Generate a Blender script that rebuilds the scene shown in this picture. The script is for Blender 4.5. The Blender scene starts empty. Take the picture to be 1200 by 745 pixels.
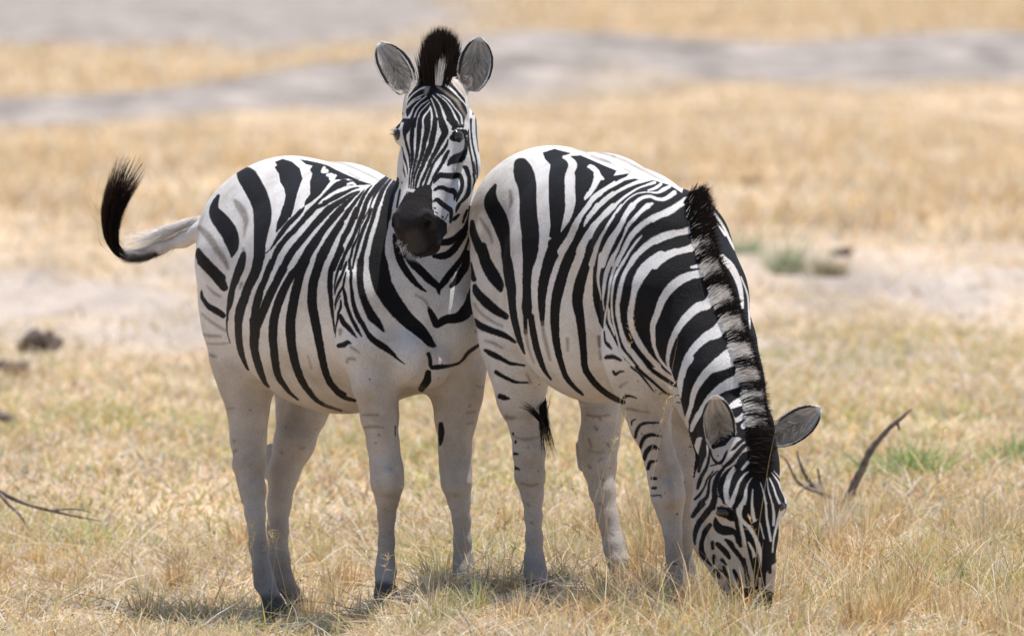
import bpy, math, time
import numpy as np
from mathutils import Vector

T0 = time.time()
rng = np.random.default_rng(7)

# ---------------------------------------------------------------- camera, sky, sun, exposure
FPX = 10010.0            # focal length in photo pixels (1200 wide)
CAM = np.array([0.0, -26.0, 2.0])
PITCH = math.atan(442.5 / FPX)
scene = bpy.context.scene
cam_data = bpy.data.cameras.new("camera")
cam = bpy.data.objects.new("camera", cam_data)
scene.collection.objects.link(cam)
cam.location = CAM
cam.rotation_euler = (math.pi / 2 - PITCH, 0, 0)
cam_data.sensor_width = 36.0
cam_data.lens = 36.0 * FPX / 1200.0
cam_data.clip_start = 1.0
cam_data.clip_end = 6000.0
cam_data.dof.use_dof = True
cam_data.dof.focus_distance = 25.9
cam_data.dof.aperture_fstop = 4.5
scene.camera = cam

SUN_EL = math.radians(75)
SUN_AZ = math.radians(48)          # clockwise from +Y (behind the animals) towards +X
world = bpy.data.worlds.new("World")
scene.world = world
world.use_nodes = True
wn = world.node_tree
bg = wn.nodes["Background"]
sky = wn.nodes.new("ShaderNodeTexSky")
sky.sky_type = 'NISHITA'
sky.sun_disc = False
sky.sun_elevation = SUN_EL
sky.sun_rotation = SUN_AZ
sky.dust_density = 1.5
wn.links.new(sky.outputs[0], bg.inputs[0])
bg.inputs[1].default_value = 0.13
sun_data = bpy.data.lights.new("sun", 'SUN')
sun_data.energy = 4.6
sun_data.angle = math.radians(0.5)
sun_data.color = (1.0, 0.955, 0.89)
sun = bpy.data.objects.new("sun", sun_data)
scene.collection.objects.link(sun)
sdir = Vector((math.sin(SUN_AZ) * math.cos(SUN_EL), math.cos(SUN_AZ) * math.cos(SUN_EL), math.sin(SUN_EL)))
sun.rotation_euler = sdir.to_track_quat('Z', 'Y').to_euler()
sun.location = (5, 10, 20)
scene.view_settings.view_transform = 'Standard'
scene.view_settings.look = 'None'
scene.view_settings.gamma = 1.0
scene.view_settings.exposure = 0.40

# ---------------------------------------------------------------- helpers
def P(u, v, d):
    """world point on the plane y = d seen at photo position (u, v)"""
    dx = (u - 600.0) / FPX
    dv = (372.5 - v) / FPX
    y = math.cos(PITCH) + dv * math.sin(PITCH)
    z = -math.sin(PITCH) + dv * math.cos(PITCH)
    t = (d - CAM[1]) / y
    return np.array([CAM[0] + dx * t, d, CAM[2] + z * t])

def RAD(r, d):
    return r * (d - CAM[1]) / FPX

def tag(o, label=None, cat=None, group=None, kind=None):
    if label: o["label"] = label
    if cat: o["category"] = cat
    if group: o["group"] = group
    if kind: o["kind"] = kind
    return o

def link(o, parent=None):
    scene.collection.objects.link(o)
    if parent is not None:
        o.parent = parent
    return o

def mesh_np(name, verts, quads=None, tris=None, mats=(), smooth=True, cols=None, matidx=None):
    me = bpy.data.meshes.new(name)
    nv = len(verts)
    quads = np.zeros((0, 4), np.int32) if quads is None else np.asarray(quads, np.int32)
    tris = np.zeros((0, 3), np.int32) if tris is None else np.asarray(tris, np.int32)
    me.vertices.add(nv)
    me.vertices.foreach_set("co", np.asarray(verts, np.float32).ravel())
    li = np.concatenate([quads.ravel(), tris.ravel()]).astype(np.int32)
    me.loops.add(len(li))
    me.loops.foreach_set("vertex_index", li)
    nq, nt = len(quads), len(tris)
    me.polygons.add(nq + nt)
    ls = np.concatenate([np.arange(nq) * 4, nq * 4 + np.arange(nt) * 3]).astype(np.int32)
    me.polygons.foreach_set("loop_start", ls)
    if matidx is not None:
        me.polygons.foreach_set("material_index", np.asarray(matidx, np.int32))
    me.update(calc_edges=True)
    me.polygons.foreach_set("use_smooth", np.full(nq + nt, smooth))
    if cols is not None:
        at = me.color_attributes.new("col", 'FLOAT_COLOR', 'POINT')
        c4 = np.ones((nv, 4), np.float32)
        c4[:, :3] = cols
        at.data.foreach_set("color", c4.ravel())
    for m in mats:
        me.materials.append(m)
    me.update()
    return me

def smooth01(x):
    x = np.clip(x, 0, 1)
    return x * x * (3 - 2 * x)

_perm = np.random.default_rng(3).random((64, 64, 64)).astype(np.float32)
def vnoise(p, f):
    q = np.asarray(p, float) * f + 1000.0
    i = np.floor(q).astype(int)
    t = q - i
    t = t * t * (3 - 2 * t)
    i = i % 64
    j = (i + 1) % 64
    a = _perm
    x0, y0, z0 = i.T; x1, y1, z1 = j.T
    tx, ty, tz = t.T
    def L(a_, b_, w): return a_ + (b_ - a_) * w
    return L(L(L(a[x0, y0, z0], a[x1, y0, z0], tx), L(a[x0, y1, z0], a[x1, y1, z0], tx), ty),
             L(L(a[x0, y0, z1], a[x1, y0, z1], tx), L(a[x0, y1, z1], a[x1, y1, z1], tx), ty), tz)

def mound_line(x):
    t = smooth01((x + 6.0) / 6.5)
    return 68 + 30 * t, 10 + 14 * t

def ground_z(x, y):
    x = np.asarray(x, float); y = np.asarray(y, float)
    z = -0.135 * smooth01((-0.15 - x) / 0.5) * np.exp(-((y - 0.6) / 3.2) ** 2)
    z = z + 0.012 * np.sin(x * 2.1 + 1.3) * np.cos(y * 1.7) + 0.008 * np.sin(x * 5.3 + y * 3.1)
    yc, hw = mound_line(x)
    ridge = np.exp(-((y - yc - hw * .35) / (hw * .8)) ** 2)
    z = z + ridge * (0.12 + 0.36 * smooth01((x + 6.0) / 6.0)) * (1 + .18 * np.sin(x * .9 + 1))
    z = z + 0.30 * np.exp(-((y - 175) / 30.0) ** 2) * smooth01((1.0 - x) / 8.0)
    z = z + 0.02 * np.sin(y * 0.31 + x * 0.5) * smooth01((y - 10) / 30.0)
    return z

# ---------------------------------------------------------------- materials
def new_mat(name):
    m = bpy.data.materials.new(name)
    m.use_nodes = True
    nt = m.node_tree
    return m, nt, nt.nodes["Principled BSDF"]

def attr_color(nt, name="col"):
    a = nt.nodes.new("ShaderNodeAttribute")
    a.attribute_name = name
    return a

def noise(nt, scale, detail=4, rough=0.6, vec=None):
    n = nt.nodes.new("ShaderNodeTexNoise")
    n.inputs["Scale"].default_value = scale
    n.inputs["Detail"].default_value = detail
    n.inputs["Roughness"].default_value = rough
    if vec is not None:
        nt.links.new(vec, n.inputs["Vector"])
    return n

def mixrgb(nt, mode, fac, a, b):
    n = nt.nodes.new("ShaderNodeMix")
    n.data_type = 'RGBA'
    n.blend_type = mode
    def put(sock, val):
        if isinstance(val, bpy.types.NodeSocket): nt.links.new(val, sock)
        elif isinstance(val, (int, float)): sock.default_value = val
        else: sock.default_value = (*val, 1)
    put(n.inputs[0], fac); put(n.inputs[6], a); put(n.inputs[7], b)
    return n.outputs[2]

def ramp(nt, src, stops):
    r = nt.nodes.new("ShaderNodeValToRGB")
    el = r.color_ramp.elements
    while len(el) < len(stops): el.new(0.5)
    for e, (p_, c) in zip(el, stops):
        e.position = p_
        e.color = (*c, 1) if not isinstance(c, (int, float)) else (c, c, c, 1)
    nt.links.new(src, r.inputs[0])
    return r.outputs[0]

def fur_material():
    m, nt, b = new_mat("short_fur")
    a = attr_color(nt)
    tc = nt.nodes.new("ShaderNodeTexCoord")
    mp = nt.nodes.new("ShaderNodeMapping")
    mp.inputs["Rotation"].default_value = (0.3, 0.6, 0.4)
    mp.inputs["Scale"].default_value = (90, 90, 34)
    nt.links.new(tc.outputs["Object"], mp.inputs["Vector"])
    n1 = noise(nt, 4.0, 3, 0.65, mp.outputs[0])
    n2 = noise(nt, 7.0, 5, 0.6, tc.outputs["Object"])
    fac = ramp(nt, n1.outputs[0], [(0.3, 0.80), (0.7, 1.14)])
    c = mixrgb(nt, 'MULTIPLY', 1.0, a.outputs["Color"], fac)
    fac2 = ramp(nt, n2.outputs[0], [(0.32, (0.80, 0.755, 0.70)), (0.50, (0.96, 0.95, 0.94)), (0.65, (1.04, 1.04, 1.05))])
    c = mixrgb(nt, 'MULTIPLY', 1.0, c, fac2)
    nt.links.new(c, b.inputs["Base Color"])
    b.inputs["Roughness"].default_value = 0.62
    b.inputs["Specular IOR Level"].default_value = 0.13
    bp = nt.nodes.new("ShaderNodeBump")
    bp.inputs["Strength"].default_value = 0.8
    bp.inputs["Distance"].default_value = 0.006
    nt.links.new(n1.outputs[0], bp.inputs["Height"])
    bp2 = nt.nodes.new("ShaderNodeBump")
    bp2.inputs["Strength"].default_value = 0.35
    bp2.inputs["Distance"].default_value = 0.02
    n3 = noise(nt, 14.0, 4, 0.6, tc.outputs["Object"])
    nt.links.new(n3.outputs[0], bp2.inputs["Height"])
    nt.links.new(bp2.outputs[0], bp.inputs["Normal"])
    nt.links.new(bp.outputs[0], b.inputs["Normal"])
    return m

def strand_material(name, transl=0.3, rough=0.6, spec=0.3):
    m, nt, b = new_mat(name)
    a = attr_color(nt)
    nt.links.new(a.outputs["Color"], b.inputs["Base Color"])
    b.inputs["Roughness"].default_value = rough
    b.inputs["Specular IOR Level"].default_value = spec
    tr = nt.nodes.new("ShaderNodeBsdfTranslucent")
    nt.links.new(a.outputs["Color"], tr.inputs["Color"])
    mx = nt.nodes.new("ShaderNodeMixShader")
    mx.inputs[0].default_value = transl
    nt.links.new(b.outputs[0], mx.inputs[1])
    nt.links.new(tr.outputs[0], mx.inputs[2])
    nt.links.new(mx.outputs[0], nt.nodes["Material Output"].inputs["Surface"])
    return m

FUR = fur_material()
HAIR = strand_material("long_hair", 0.22, 0.6, 0.15)
GRASS = strand_material("dry_grass", 0.42, 0.55, 0.35)
EYE, _nt, _b = new_mat("wet_eye")
_b.inputs["Base Color"].default_value = (0.018, 0.010, 0.007, 1)
_b.inputs["Roughness"].default_value = 0.12
_b.inputs["Specular IOR Level"].default_value = 0.6
_n = noise(_nt, 120.0, 2)
_nt.links.new(ramp(_nt, _n.outputs[0], [(0.4, (0.012, 0.007, 0.005)), (0.7, (0.03, 0.016, 0.01))]), _b.inputs["Base Color"])

# ---------------------------------------------------------------- implicit body -> mesh
VOX = 0.007

def smin(a, b, k):
    h = np.clip(0.5 + 0.5 * (b - a) / k, 0, 1)
    return b + (a - b) * h - k * h * (1 - h)

def prim_sdf(pr, X):
    if pr[0] == 'c':                      # round cone
        _, a, b, r1, r2 = pr
        ba = b - a
        l2 = float(ba @ ba)
        if l2 < 1e-9:
            return np.linalg.norm(X - a, axis=-1) - r1
        t = np.clip(((X - a) @ ba) / l2, 0, 1)
        q = X - a - t[..., None] * ba
        return np.sqrt((q * q).sum(-1)) - (r1 + (r2 - r1) * t)
    _, c, Rm, rr = pr                      # ellipsoid
    q = (X - c) @ Rm.T
    k0 = np.sqrt(((q / rr) ** 2).sum(-1)) + 1e-9
    k1 = np.sqrt(((q / (rr * rr)) ** 2).sum(-1)) + 1e-9
    return k0 * (k0 - 1.0) / k1

def prim_box(pr):
    if pr[0] == 'c':
        _, a, b, r1, r2 = pr
        r = max(r1, r2)
        return np.minimum(a, b) - r, np.maximum(a, b) + r
    _, c, Rm, rr = pr
    ext = np.sqrt(((Rm.T * rr) ** 2).sum(1))
    return c - ext, c + ext

def chain(g, k, pts):
    out = []
    q = [(P(u, v, d), RAD(r, d)) for (u, v, d, r) in pts]
    for (a, ra), (b, rb) in zip(q[:-1], q[1:]):
        out.append((g, k, ('c', a, b, ra, rb)))
    return out

def ball(g, k, u, v, d, r):
    p = P(u, v, d)
    return [(g, k, ('c', p, p, RAD(r, d), RAD(r, d)))]

def ell(g, k, u, v, d, rl, rw, rh, yaw, tilt=0.0):
    c, s = math.cos(math.radians(yaw)), math.sin(math.radians(yaw))
    ct, st = math.cos(math.radians(tilt)), math.sin(math.radians(tilt))
    e1 = np.array([c * ct, -s * ct, st]); e2 = np.array([s, c, 0.0]); e3 = np.cross(e1, e2)
    return [(g, k, ('e', P(u, v, d), np.array([e1, e2, e3]), np.array([RAD(rl, d), RAD(rw, d), RAD(rh, d)])))]

def build_implicit(prims, subs):
    lo = np.min([prim_box(p[2])[0] for p in prims], axis=0) - 0.05
    hi = np.max([prim_box(p[2])[1] for p in prims], axis=0) + 0.05
    n = np.ceil((hi - lo) / VOX).astype(int) + 1
    F = np.full(n, 0.12, np.float32)
    ax = [lo[i] + VOX * np.arange(n[i]) for i in range(3)]
    def region(pr, m):
        a, b = prim_box(pr)
        i0 = np.clip(np.floor((a - m - lo) / VOX).astype(int), 0, n)
        i1 = np.clip(np.ceil((b + m - lo) / VOX).astype(int) + 1, 0, n)
        sl = tuple(slice(i0[i], i1[i]) for i in range(3))
        g = np.stack(np.meshgrid(*[ax[i][sl[i]] for i in range(3)], indexing='ij'), -1).astype(np.float32)
        return sl, g
    for (g_, k, pr) in prims:
        sl, X = region(pr, 0.10)
        F[sl] = smin(F[sl], prim_sdf(pr, X).astype(np.float32), k)
    for (g_, k, pr) in subs:
        sl, X = region(pr, 0.04)
        F[sl] = -smin(-F[sl], prim_sdf(pr, X).astype(np.float32), k)
    # surface nets
    s = F < 0
    cs = np.zeros(n - 1, np.int8)
    for dx in (0, 1):
        for dy in (0, 1):
            for dz in (0, 1):
                cs += s[dx:n[0] - 1 + dx, dy:n[1] - 1 + dy, dz:n[2] - 1 + dz]
    act = (cs > 0) & (cs < 8)
    idx = np.full(n - 1, -1, np.int32)
    cells = np.argwhere(act)
    idx[act] = np.arange(len(cells))
    acc = np.zeros((len(cells), 3)); cnt = np.zeros(len(cells))
    cor = [(0,0,0),(1,0,0),(0,1,0),(1,1,0),(0,0,1),(1,0,1),(0,1,1),(1,1,1)]
    fv = [F[cells[:, 0] + c[0], cells[:, 1] + c[1], cells[:, 2] + c[2]] for c in cor]
    for a in range(8):
        for b in range(a + 1, 8):
            dff = np.array(cor[b]) - np.array(cor[a])
            if np.abs(dff).sum() != 1: continue
            m = (fv[a] < 0) != (fv[b] < 0)
            t = fv[a] / (fv[a] - fv[b] + 1e-12)
            pos = np.array(cor[a])[None] + t[:, None] * dff[None]
            acc[m] += pos[m]; cnt[m] += 1
    V = lo + (cells + acc / cnt[:, None]) * VOX
    quads = []
    for axis in range(3):
        o1, o2 = [(1, 2), (2, 0), (0, 1)][axis]
        sl0 = [slice(1, n[i] - 1) for i in range(3)]; sl1 = list(sl0)
        sl0[axis] = slice(0, n[axis] - 1); sl1[axis] = slice(1, n[axis])
        A = s[tuple(sl0)]; B = s[tuple(sl1)]
        for flip, M in ((False, A & ~B), (True, ~A & B)):
            e = np.argwhere(M)
            for i in range(3):
                if i != axis: e[:, i] += 1
            def c_(a1, a2):
                q = e.copy(); q[:, o1] -= a1; q[:, o2] -= a2
                return idx[q[:, 0], q[:, 1], q[:, 2]]
            Q = np.stack([c_(1, 1), c_(0, 1), c_(0, 0), c_(1, 0)], 1)
            quads.append(Q[:, ::-1] if flip else Q)
    Q = np.concatenate(quads)
    return V, Q

def subsurf(V, Q, level):
    me = mesh_np("tmp", V, Q)
    o = bpy.data.objects.new("tmp", me)
    scene.collection.objects.link(o)
    sm = o.modifiers.new("s", 'SMOOTH'); sm.factor = 0.5; sm.iterations = 2
    md = o.modifiers.new("m", 'SUBSURF'); md.levels = level; md.render_levels = level
    dg = bpy.context.evaluated_depsgraph_get()
    ev = o.evaluated_get(dg)
    m2 = ev.to_mesh()
    nv = len(m2.vertices); V2 = np.empty(nv * 3, np.float32); m2.vertices.foreach_get("co", V2)
    nl = len(m2.loops); L = np.empty(nl, np.int32); m2.loops.foreach_get("vertex_index", L)
    ev.to_mesh_clear()
    bpy.data.objects.remove(o); bpy.data.meshes.remove(me)
    return V2.reshape(-1, 3).astype(float), L.reshape(-1, 4)

def refine(V, Q, names, lab):
    # split the quads of the trunk, neck and head once more so that the coat pattern stays crisp
    fine = np.isin(lab, [names.index(g) for g in names if g in ('body', 'neck', 'head')])
    c = V[Q].mean(1)
    n = np.cross(V[Q[:, 2]] - V[Q[:, 0]], V[Q[:, 3]] - V[Q[:, 1]])
    front = (n * (CAM - c)).sum(1) > -1e-5 * 0
    pick = fine[Q].any(1) & front
    F = Q[pick]
    e = np.stack([np.sort(F[:, [i, (i + 1) % 4]], axis=1) for i in range(4)], 1).reshape(-1, 2)
    key = e[:, 0].astype(np.int64) * len(V) + e[:, 1]
    uk, inv = np.unique(key, return_inverse=True)
    ea, eb = uk // len(V), uk % len(V)
    mid = .5 * (V[ea] + V[eb])
    o1 = len(V); o2 = o1 + len(mid)
    ctr = V[F].mean(1)
    ei = inv.reshape(-1, 4) + o1
    ci = np.arange(len(F)) + o2
    new = [np.stack([F[:, i], ei[:, i], ci, ei[:, (i + 3) % 4]], 1) for i in range(4)]
    V2 = np.concatenate([V, mid, ctr]); lab2 = np.concatenate([lab, lab[ea], lab[F[:, 0]]])
    return V2, np.concatenate([Q[~pick]] + new), lab2

def vertex_groups_of(prims, V):
    names = sorted(set(p[0] for p in prims))
    best = np.full(len(V), 9e9); lab = np.zeros(len(V), np.int8)
    for (g, k, pr) in prims:
        a, b = prim_box(pr)
        m = np.all((V > a - 0.12) & (V < b + 0.12), axis=1)
        if not m.any(): continue
        d = prim_sdf(pr, V[m])
        ii = np.where(m)[0]
        w = d < best[ii]
        best[ii[w]] = d[w]; lab[ii[w]] = names.index(g)
    return names, lab

# ---------------------------------------------------------------- coat pattern
# The coat is laid on each animal as one planar map fixed to the ground frame;
# strokes are centre lines with a width, in units of that map.
def map_uv(V):
    r = V - CAM
    cy = r[:, 1] * math.cos(PITCH) - r[:, 2] * math.sin(PITCH)
    up = r[:, 1] * math.sin(PITCH) + r[:, 2] * math.cos(PITCH)
    return 600 + FPX * r[:, 0] / cy, 372.5 - FPX * up / cy

COL = {'k': (0.0085, 0.0082, 0.0105), 'w': (0.76, 0.745, 0.735), 'b': (0.16, 0.12, 0.10), 'g': (0.22, 0.18, 0.155),
       'm': (0.019, 0.0165, 0.017), 't': (0.50, 0.42, 0.35), 'd': (0.003, 0.003, 0.003), 'h': (0.050, 0.045, 0.044)}

def parse(txt):
    """lines: key x,y,w x,y,w ...  -> (key, array)"""
    out = []
    for ln in txt.strip().splitlines():
        ln = ln.strip()
        if not ln: continue
        f = ln.split()
        out.append((f[0], np.array([[float(q) for q in s.split(',')] for s in f[1:]])))
    return out

def catmull(A):
    if len(A) < 3: return A
    Q = np.vstack([2 * A[0] - A[1], A, 2 * A[-1] - A[-2]])
    out = []
    for i in range(1, len(Q) - 2):
        p0, p1, p2, p3 = Q[i - 1], Q[i], Q[i + 1], Q[i + 2]
        for t in (0, .25, .5, .75):
            out.append(0.5 * ((2 * p1) + (-p0 + p2) * t + (2 * p0 - 5 * p1 + 4 * p2 - p3) * t * t + (-p0 + 3 * p1 - 3 * p2 + p3) * t ** 3))
    out.append(Q[-2])
    return np.array(out)

def stroke_cov(A, U, W, soft, jit, grow=0.0):
    """coverage 0..1 of a variable width stroke at map points"""
    A = catmull(A)
    A[:, 2] = np.maximum(A[:, 2], 0.3)
    m = np.where((U > A[:, 0].min() - A[:, 2].max()) & (U < A[:, 0].max() + A[:, 2].max()) &
                 (W > A[:, 1].min() - A[:, 2].max()) & (W < A[:, 1].max() + A[:, 2].max()))[0]
    best = np.full(len(m), 99.0)
    u, w = U[m], W[m]
    mw = float(np.median(A[:, 2]))
    gr = grow * min(mw / 8.0, 1.4)
    for a, b in zip(A[:-1], A[1:]):
        d = b[:2] - a[:2]
        l2 = max(d @ d, 1e-6)
        t = np.clip(((u - a[0]) * d[0] + (w - a[1]) * d[1]) / l2, 0, 1)
        dist = np.hypot(u - a[0] - t * d[0], w - a[1] - t * d[1]) - 0.5 * (a[2] + (b[2] - a[2]) * t)
        best = np.minimum(best, dist)
    return m, smooth01((soft - (best - gr + jit[m] * min(1.0, .15 + mw / 7.0))) / (2 * soft))

# ---------------------------------------------------------------- animal shapes
def shape_watching():
    p = []
    B = 'body'
    p += ell(B, .05, 338, 285, 1.05, 130, 98, 98, 55)
    p += ell(B, .04, 398, 344, .72, 190, 112, 141, 55)
    p += chain(B, .06, [(345, 268, 1.05, 79), (400, 273, .85, 77), (450, 302, .6, 85)])
    p += ell(B, .06, 486, 375, .5, 90, 78, 84, 55)
    # haunch and near hind leg
    H = 'hind_near'
    p += chain(H, .04, [(300, 310, .98, 72), (302, 372, .98, 66), (291, 425, .97, 42), (289, 455, .97, 27), (291, 485, .96, 21), (291, 515, .96, 18.5), (293, 543, .93, 17)])
    p += chain(H, .02, [(293, 543, .93, 16.5), (297, 575, .90, 14), (299, 600, .87, 11.5), (303, 640, .84, 10.3), (307, 667, .82, 11)])
    p += chain(H, .015, [(280, 520, 1.03, 7.5), (281, 545, 1.03, 8.5), (290, 585, 1.0, 8)])
    p += chain(H, .012, [(307, 667, .82, 11), (310, 682, .82, 12.5), (316, 696, .80, 10.5), (320, 708, .78, 13), (322, 715, .77, 16)])
    G = 'hind_far'
    p += chain(G, .03, [(370, 380, 1.25, 60), (362, 440, 1.22, 44), (354, 480, 1.2, 29), (345, 518, 1.15, 22.5), (332, 555, 1.14, 18)])
    p += chain(G, .02, [(332, 555, 1.14, 17.5), (327, 590, 1.12, 13.5), (325.5, 620, 1.1, 11.8), (327.5, 655, 1.08, 11.5), (332, 680, 1.06, 12.5)])
    p += chain(G, .012, [(332, 680, 1.06, 12.5), (343, 696, 1.05, 10), (350, 709, 1.04, 12), (355, 718, 1.03, 15)])
    p += chain(G, .015, [(318, 528, 1.2, 9), (317, 555, 1.18, 9)])
    A = 'fore_near'
    p += chain(A, .05, [(436, 300, .48, 44), (438, 360, .38, 44), (440, 410, .33, 38)])
    p += chain(A, .03, [(440, 410, .33, 38), (441, 450, .3, 27), (445, 488, .3, 20.5), (449, 520, .3, 17), (453, 548, .29, 17.5), (454, 566, .28, 19)])
    p += chain(A, .015, [(454, 566, .28, 19), (454, 584, .29, 13.5), (453, 605, .3, 10), (453, 635, .3, 9.3), (452, 655, .3, 10), (452, 670, .29, 12.5)])
    p += chain(A, .012, [(452, 670, .29, 12.5), (451, 682, .27, 10.5), (452, 692, .25, 12.5), (452, 699, .24, 15)])
    A = 'fore_far'
    p += chain(A, .05, [(528, 320, .7, 46), (532, 400, .56, 42), (534, 440, .5, 33)])
    p += chain(A, .03, [(534, 440, .5, 33), (536, 465, .5, 27.5), (534, 492, .5, 22.5), (533, 525, .5, 17.5), (534, 548, .49, 17), (535, 566, .48, 17.5)])
    p += chain(A, .015, [(535, 566, .48, 17.5), (538, 586, .49, 13), (541, 608, .5, 10.5), (542, 635, .5, 10.3), (543, 655, .5, 11.5), (544, 672, .48, 13.5)])
    p += chain(A, .012, [(544, 672, .48, 13.5), (548, 684, .46, 11), (551, 694, .44, 13), (552, 701, .43, 15)])
    # crease between the forelegs, breast
    p += chain('body', .03, [(482, 420, .3, 36), (500, 428, .32, 28)])
    p += chain('body', .02, [(414, 330, .32, 16), (406, 400, .34, 14)])
    # neck
    N = 'neck'
    p += chain(N, .05, [(492, 345, .52, 70), (506, 262, .48, 49), (513, 190, .44, 42), (515, 130, .40, 34)])
    p += chain('fore_near', .02, [(444, 475, .25, 9), (446, 520, .26, 8)])
    p += chain('fore_near', .012, [(456, 556, .235, 8), (457, 572, .235, 8)])
    p += chain('fore_far', .02, [(541, 475, .45, 9), (539, 520, .46, 7)])
    p += chain('fore_far', .012, [(533, 558, .44, 7), (534, 573, .44, 7)])
    # head
    K = 'head'
    p += ell(K, .02, 511, 131, .2, 37, 42, 40, 0)
    p += chain(K, .02, [(511, 125, .22, 38), (508, 160, .15, 37), (500, 212, .06, 27.5), (492, 250, .0, 25.5)])
    p += ball(K, .015, 475, 158, .17, 14.5)
    p += ball(K, .015, 537, 160, .17, 15)
    p += chain(K, .012, [(526, 148, .14, 6), (541, 148, .155, 5.5)])
    p += chain(K, .02, [(529, 150, .36, 31), (531, 195, .32, 30.5), (528, 214, .30, 26)])
    p += chain(K, .03, [(527, 215, .27, 24), (512, 258, .12, 16), (500, 286, .04, 14)])
    p += ell(K, .015, 487, 263, -.01, 26.5, 27, 26, 10)
    p += ell(K, .010, 487, 281, -.01, 21, 20, 16, 10)
    p += chain(K, .010, [(490, 289, -.02, 14.5), (503, 286, .02, 13), (509, 276, .06, 10)])
    p += chain(K, .006, [(466, 252, -.03, 6.5), (464, 262, -.04, 6), (467, 271, -.045, 4)])
    p += chain(K, .006, [(494, 257, -.075, 6), (499, 251, -.07, 5.5), (506, 256, -.06, 6), (506, 266, -.06, 5)])
    p += chain(K, .012, [(500, 112, .24, 16), (482, 99, .22, 11)])
    p += chain(K, .012, [(528, 110, .26, 16), (546, 96, .24, 11)])
    p += chain(K, .012, [(514, 105, .22, 16), (517, 92, .3, 13)])
    # zygomatic ridge and nostril rims
    p += chain(K, .01, [(545, 172, .2, 5), (536, 205, .2, 4)])
    # tail root
    p += chain('tail', .03, [(262, 262, 1.25, 20), (236, 271, 1.32, 10), (215, 281, 1.34, 7.5), (188, 290, 1.34, 6), (160, 298, 1.33, 5)])
    s = []
    s += chain('x', .006, [(500.5, 257, -.10, 6), (497.5, 266, -.10, 4.2)])
    s += chain('x', .006, [(461, 258, -.05, 4), (462, 265, -.05, 3.5)])
    s += chain('x', .005, [(476, 297, -.075, 1.6), (491, 297.5, -.085, 2.0), (501, 292, -.075, 2.2), (509, 283, -.05, 2.0)])
    return p, s

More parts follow.
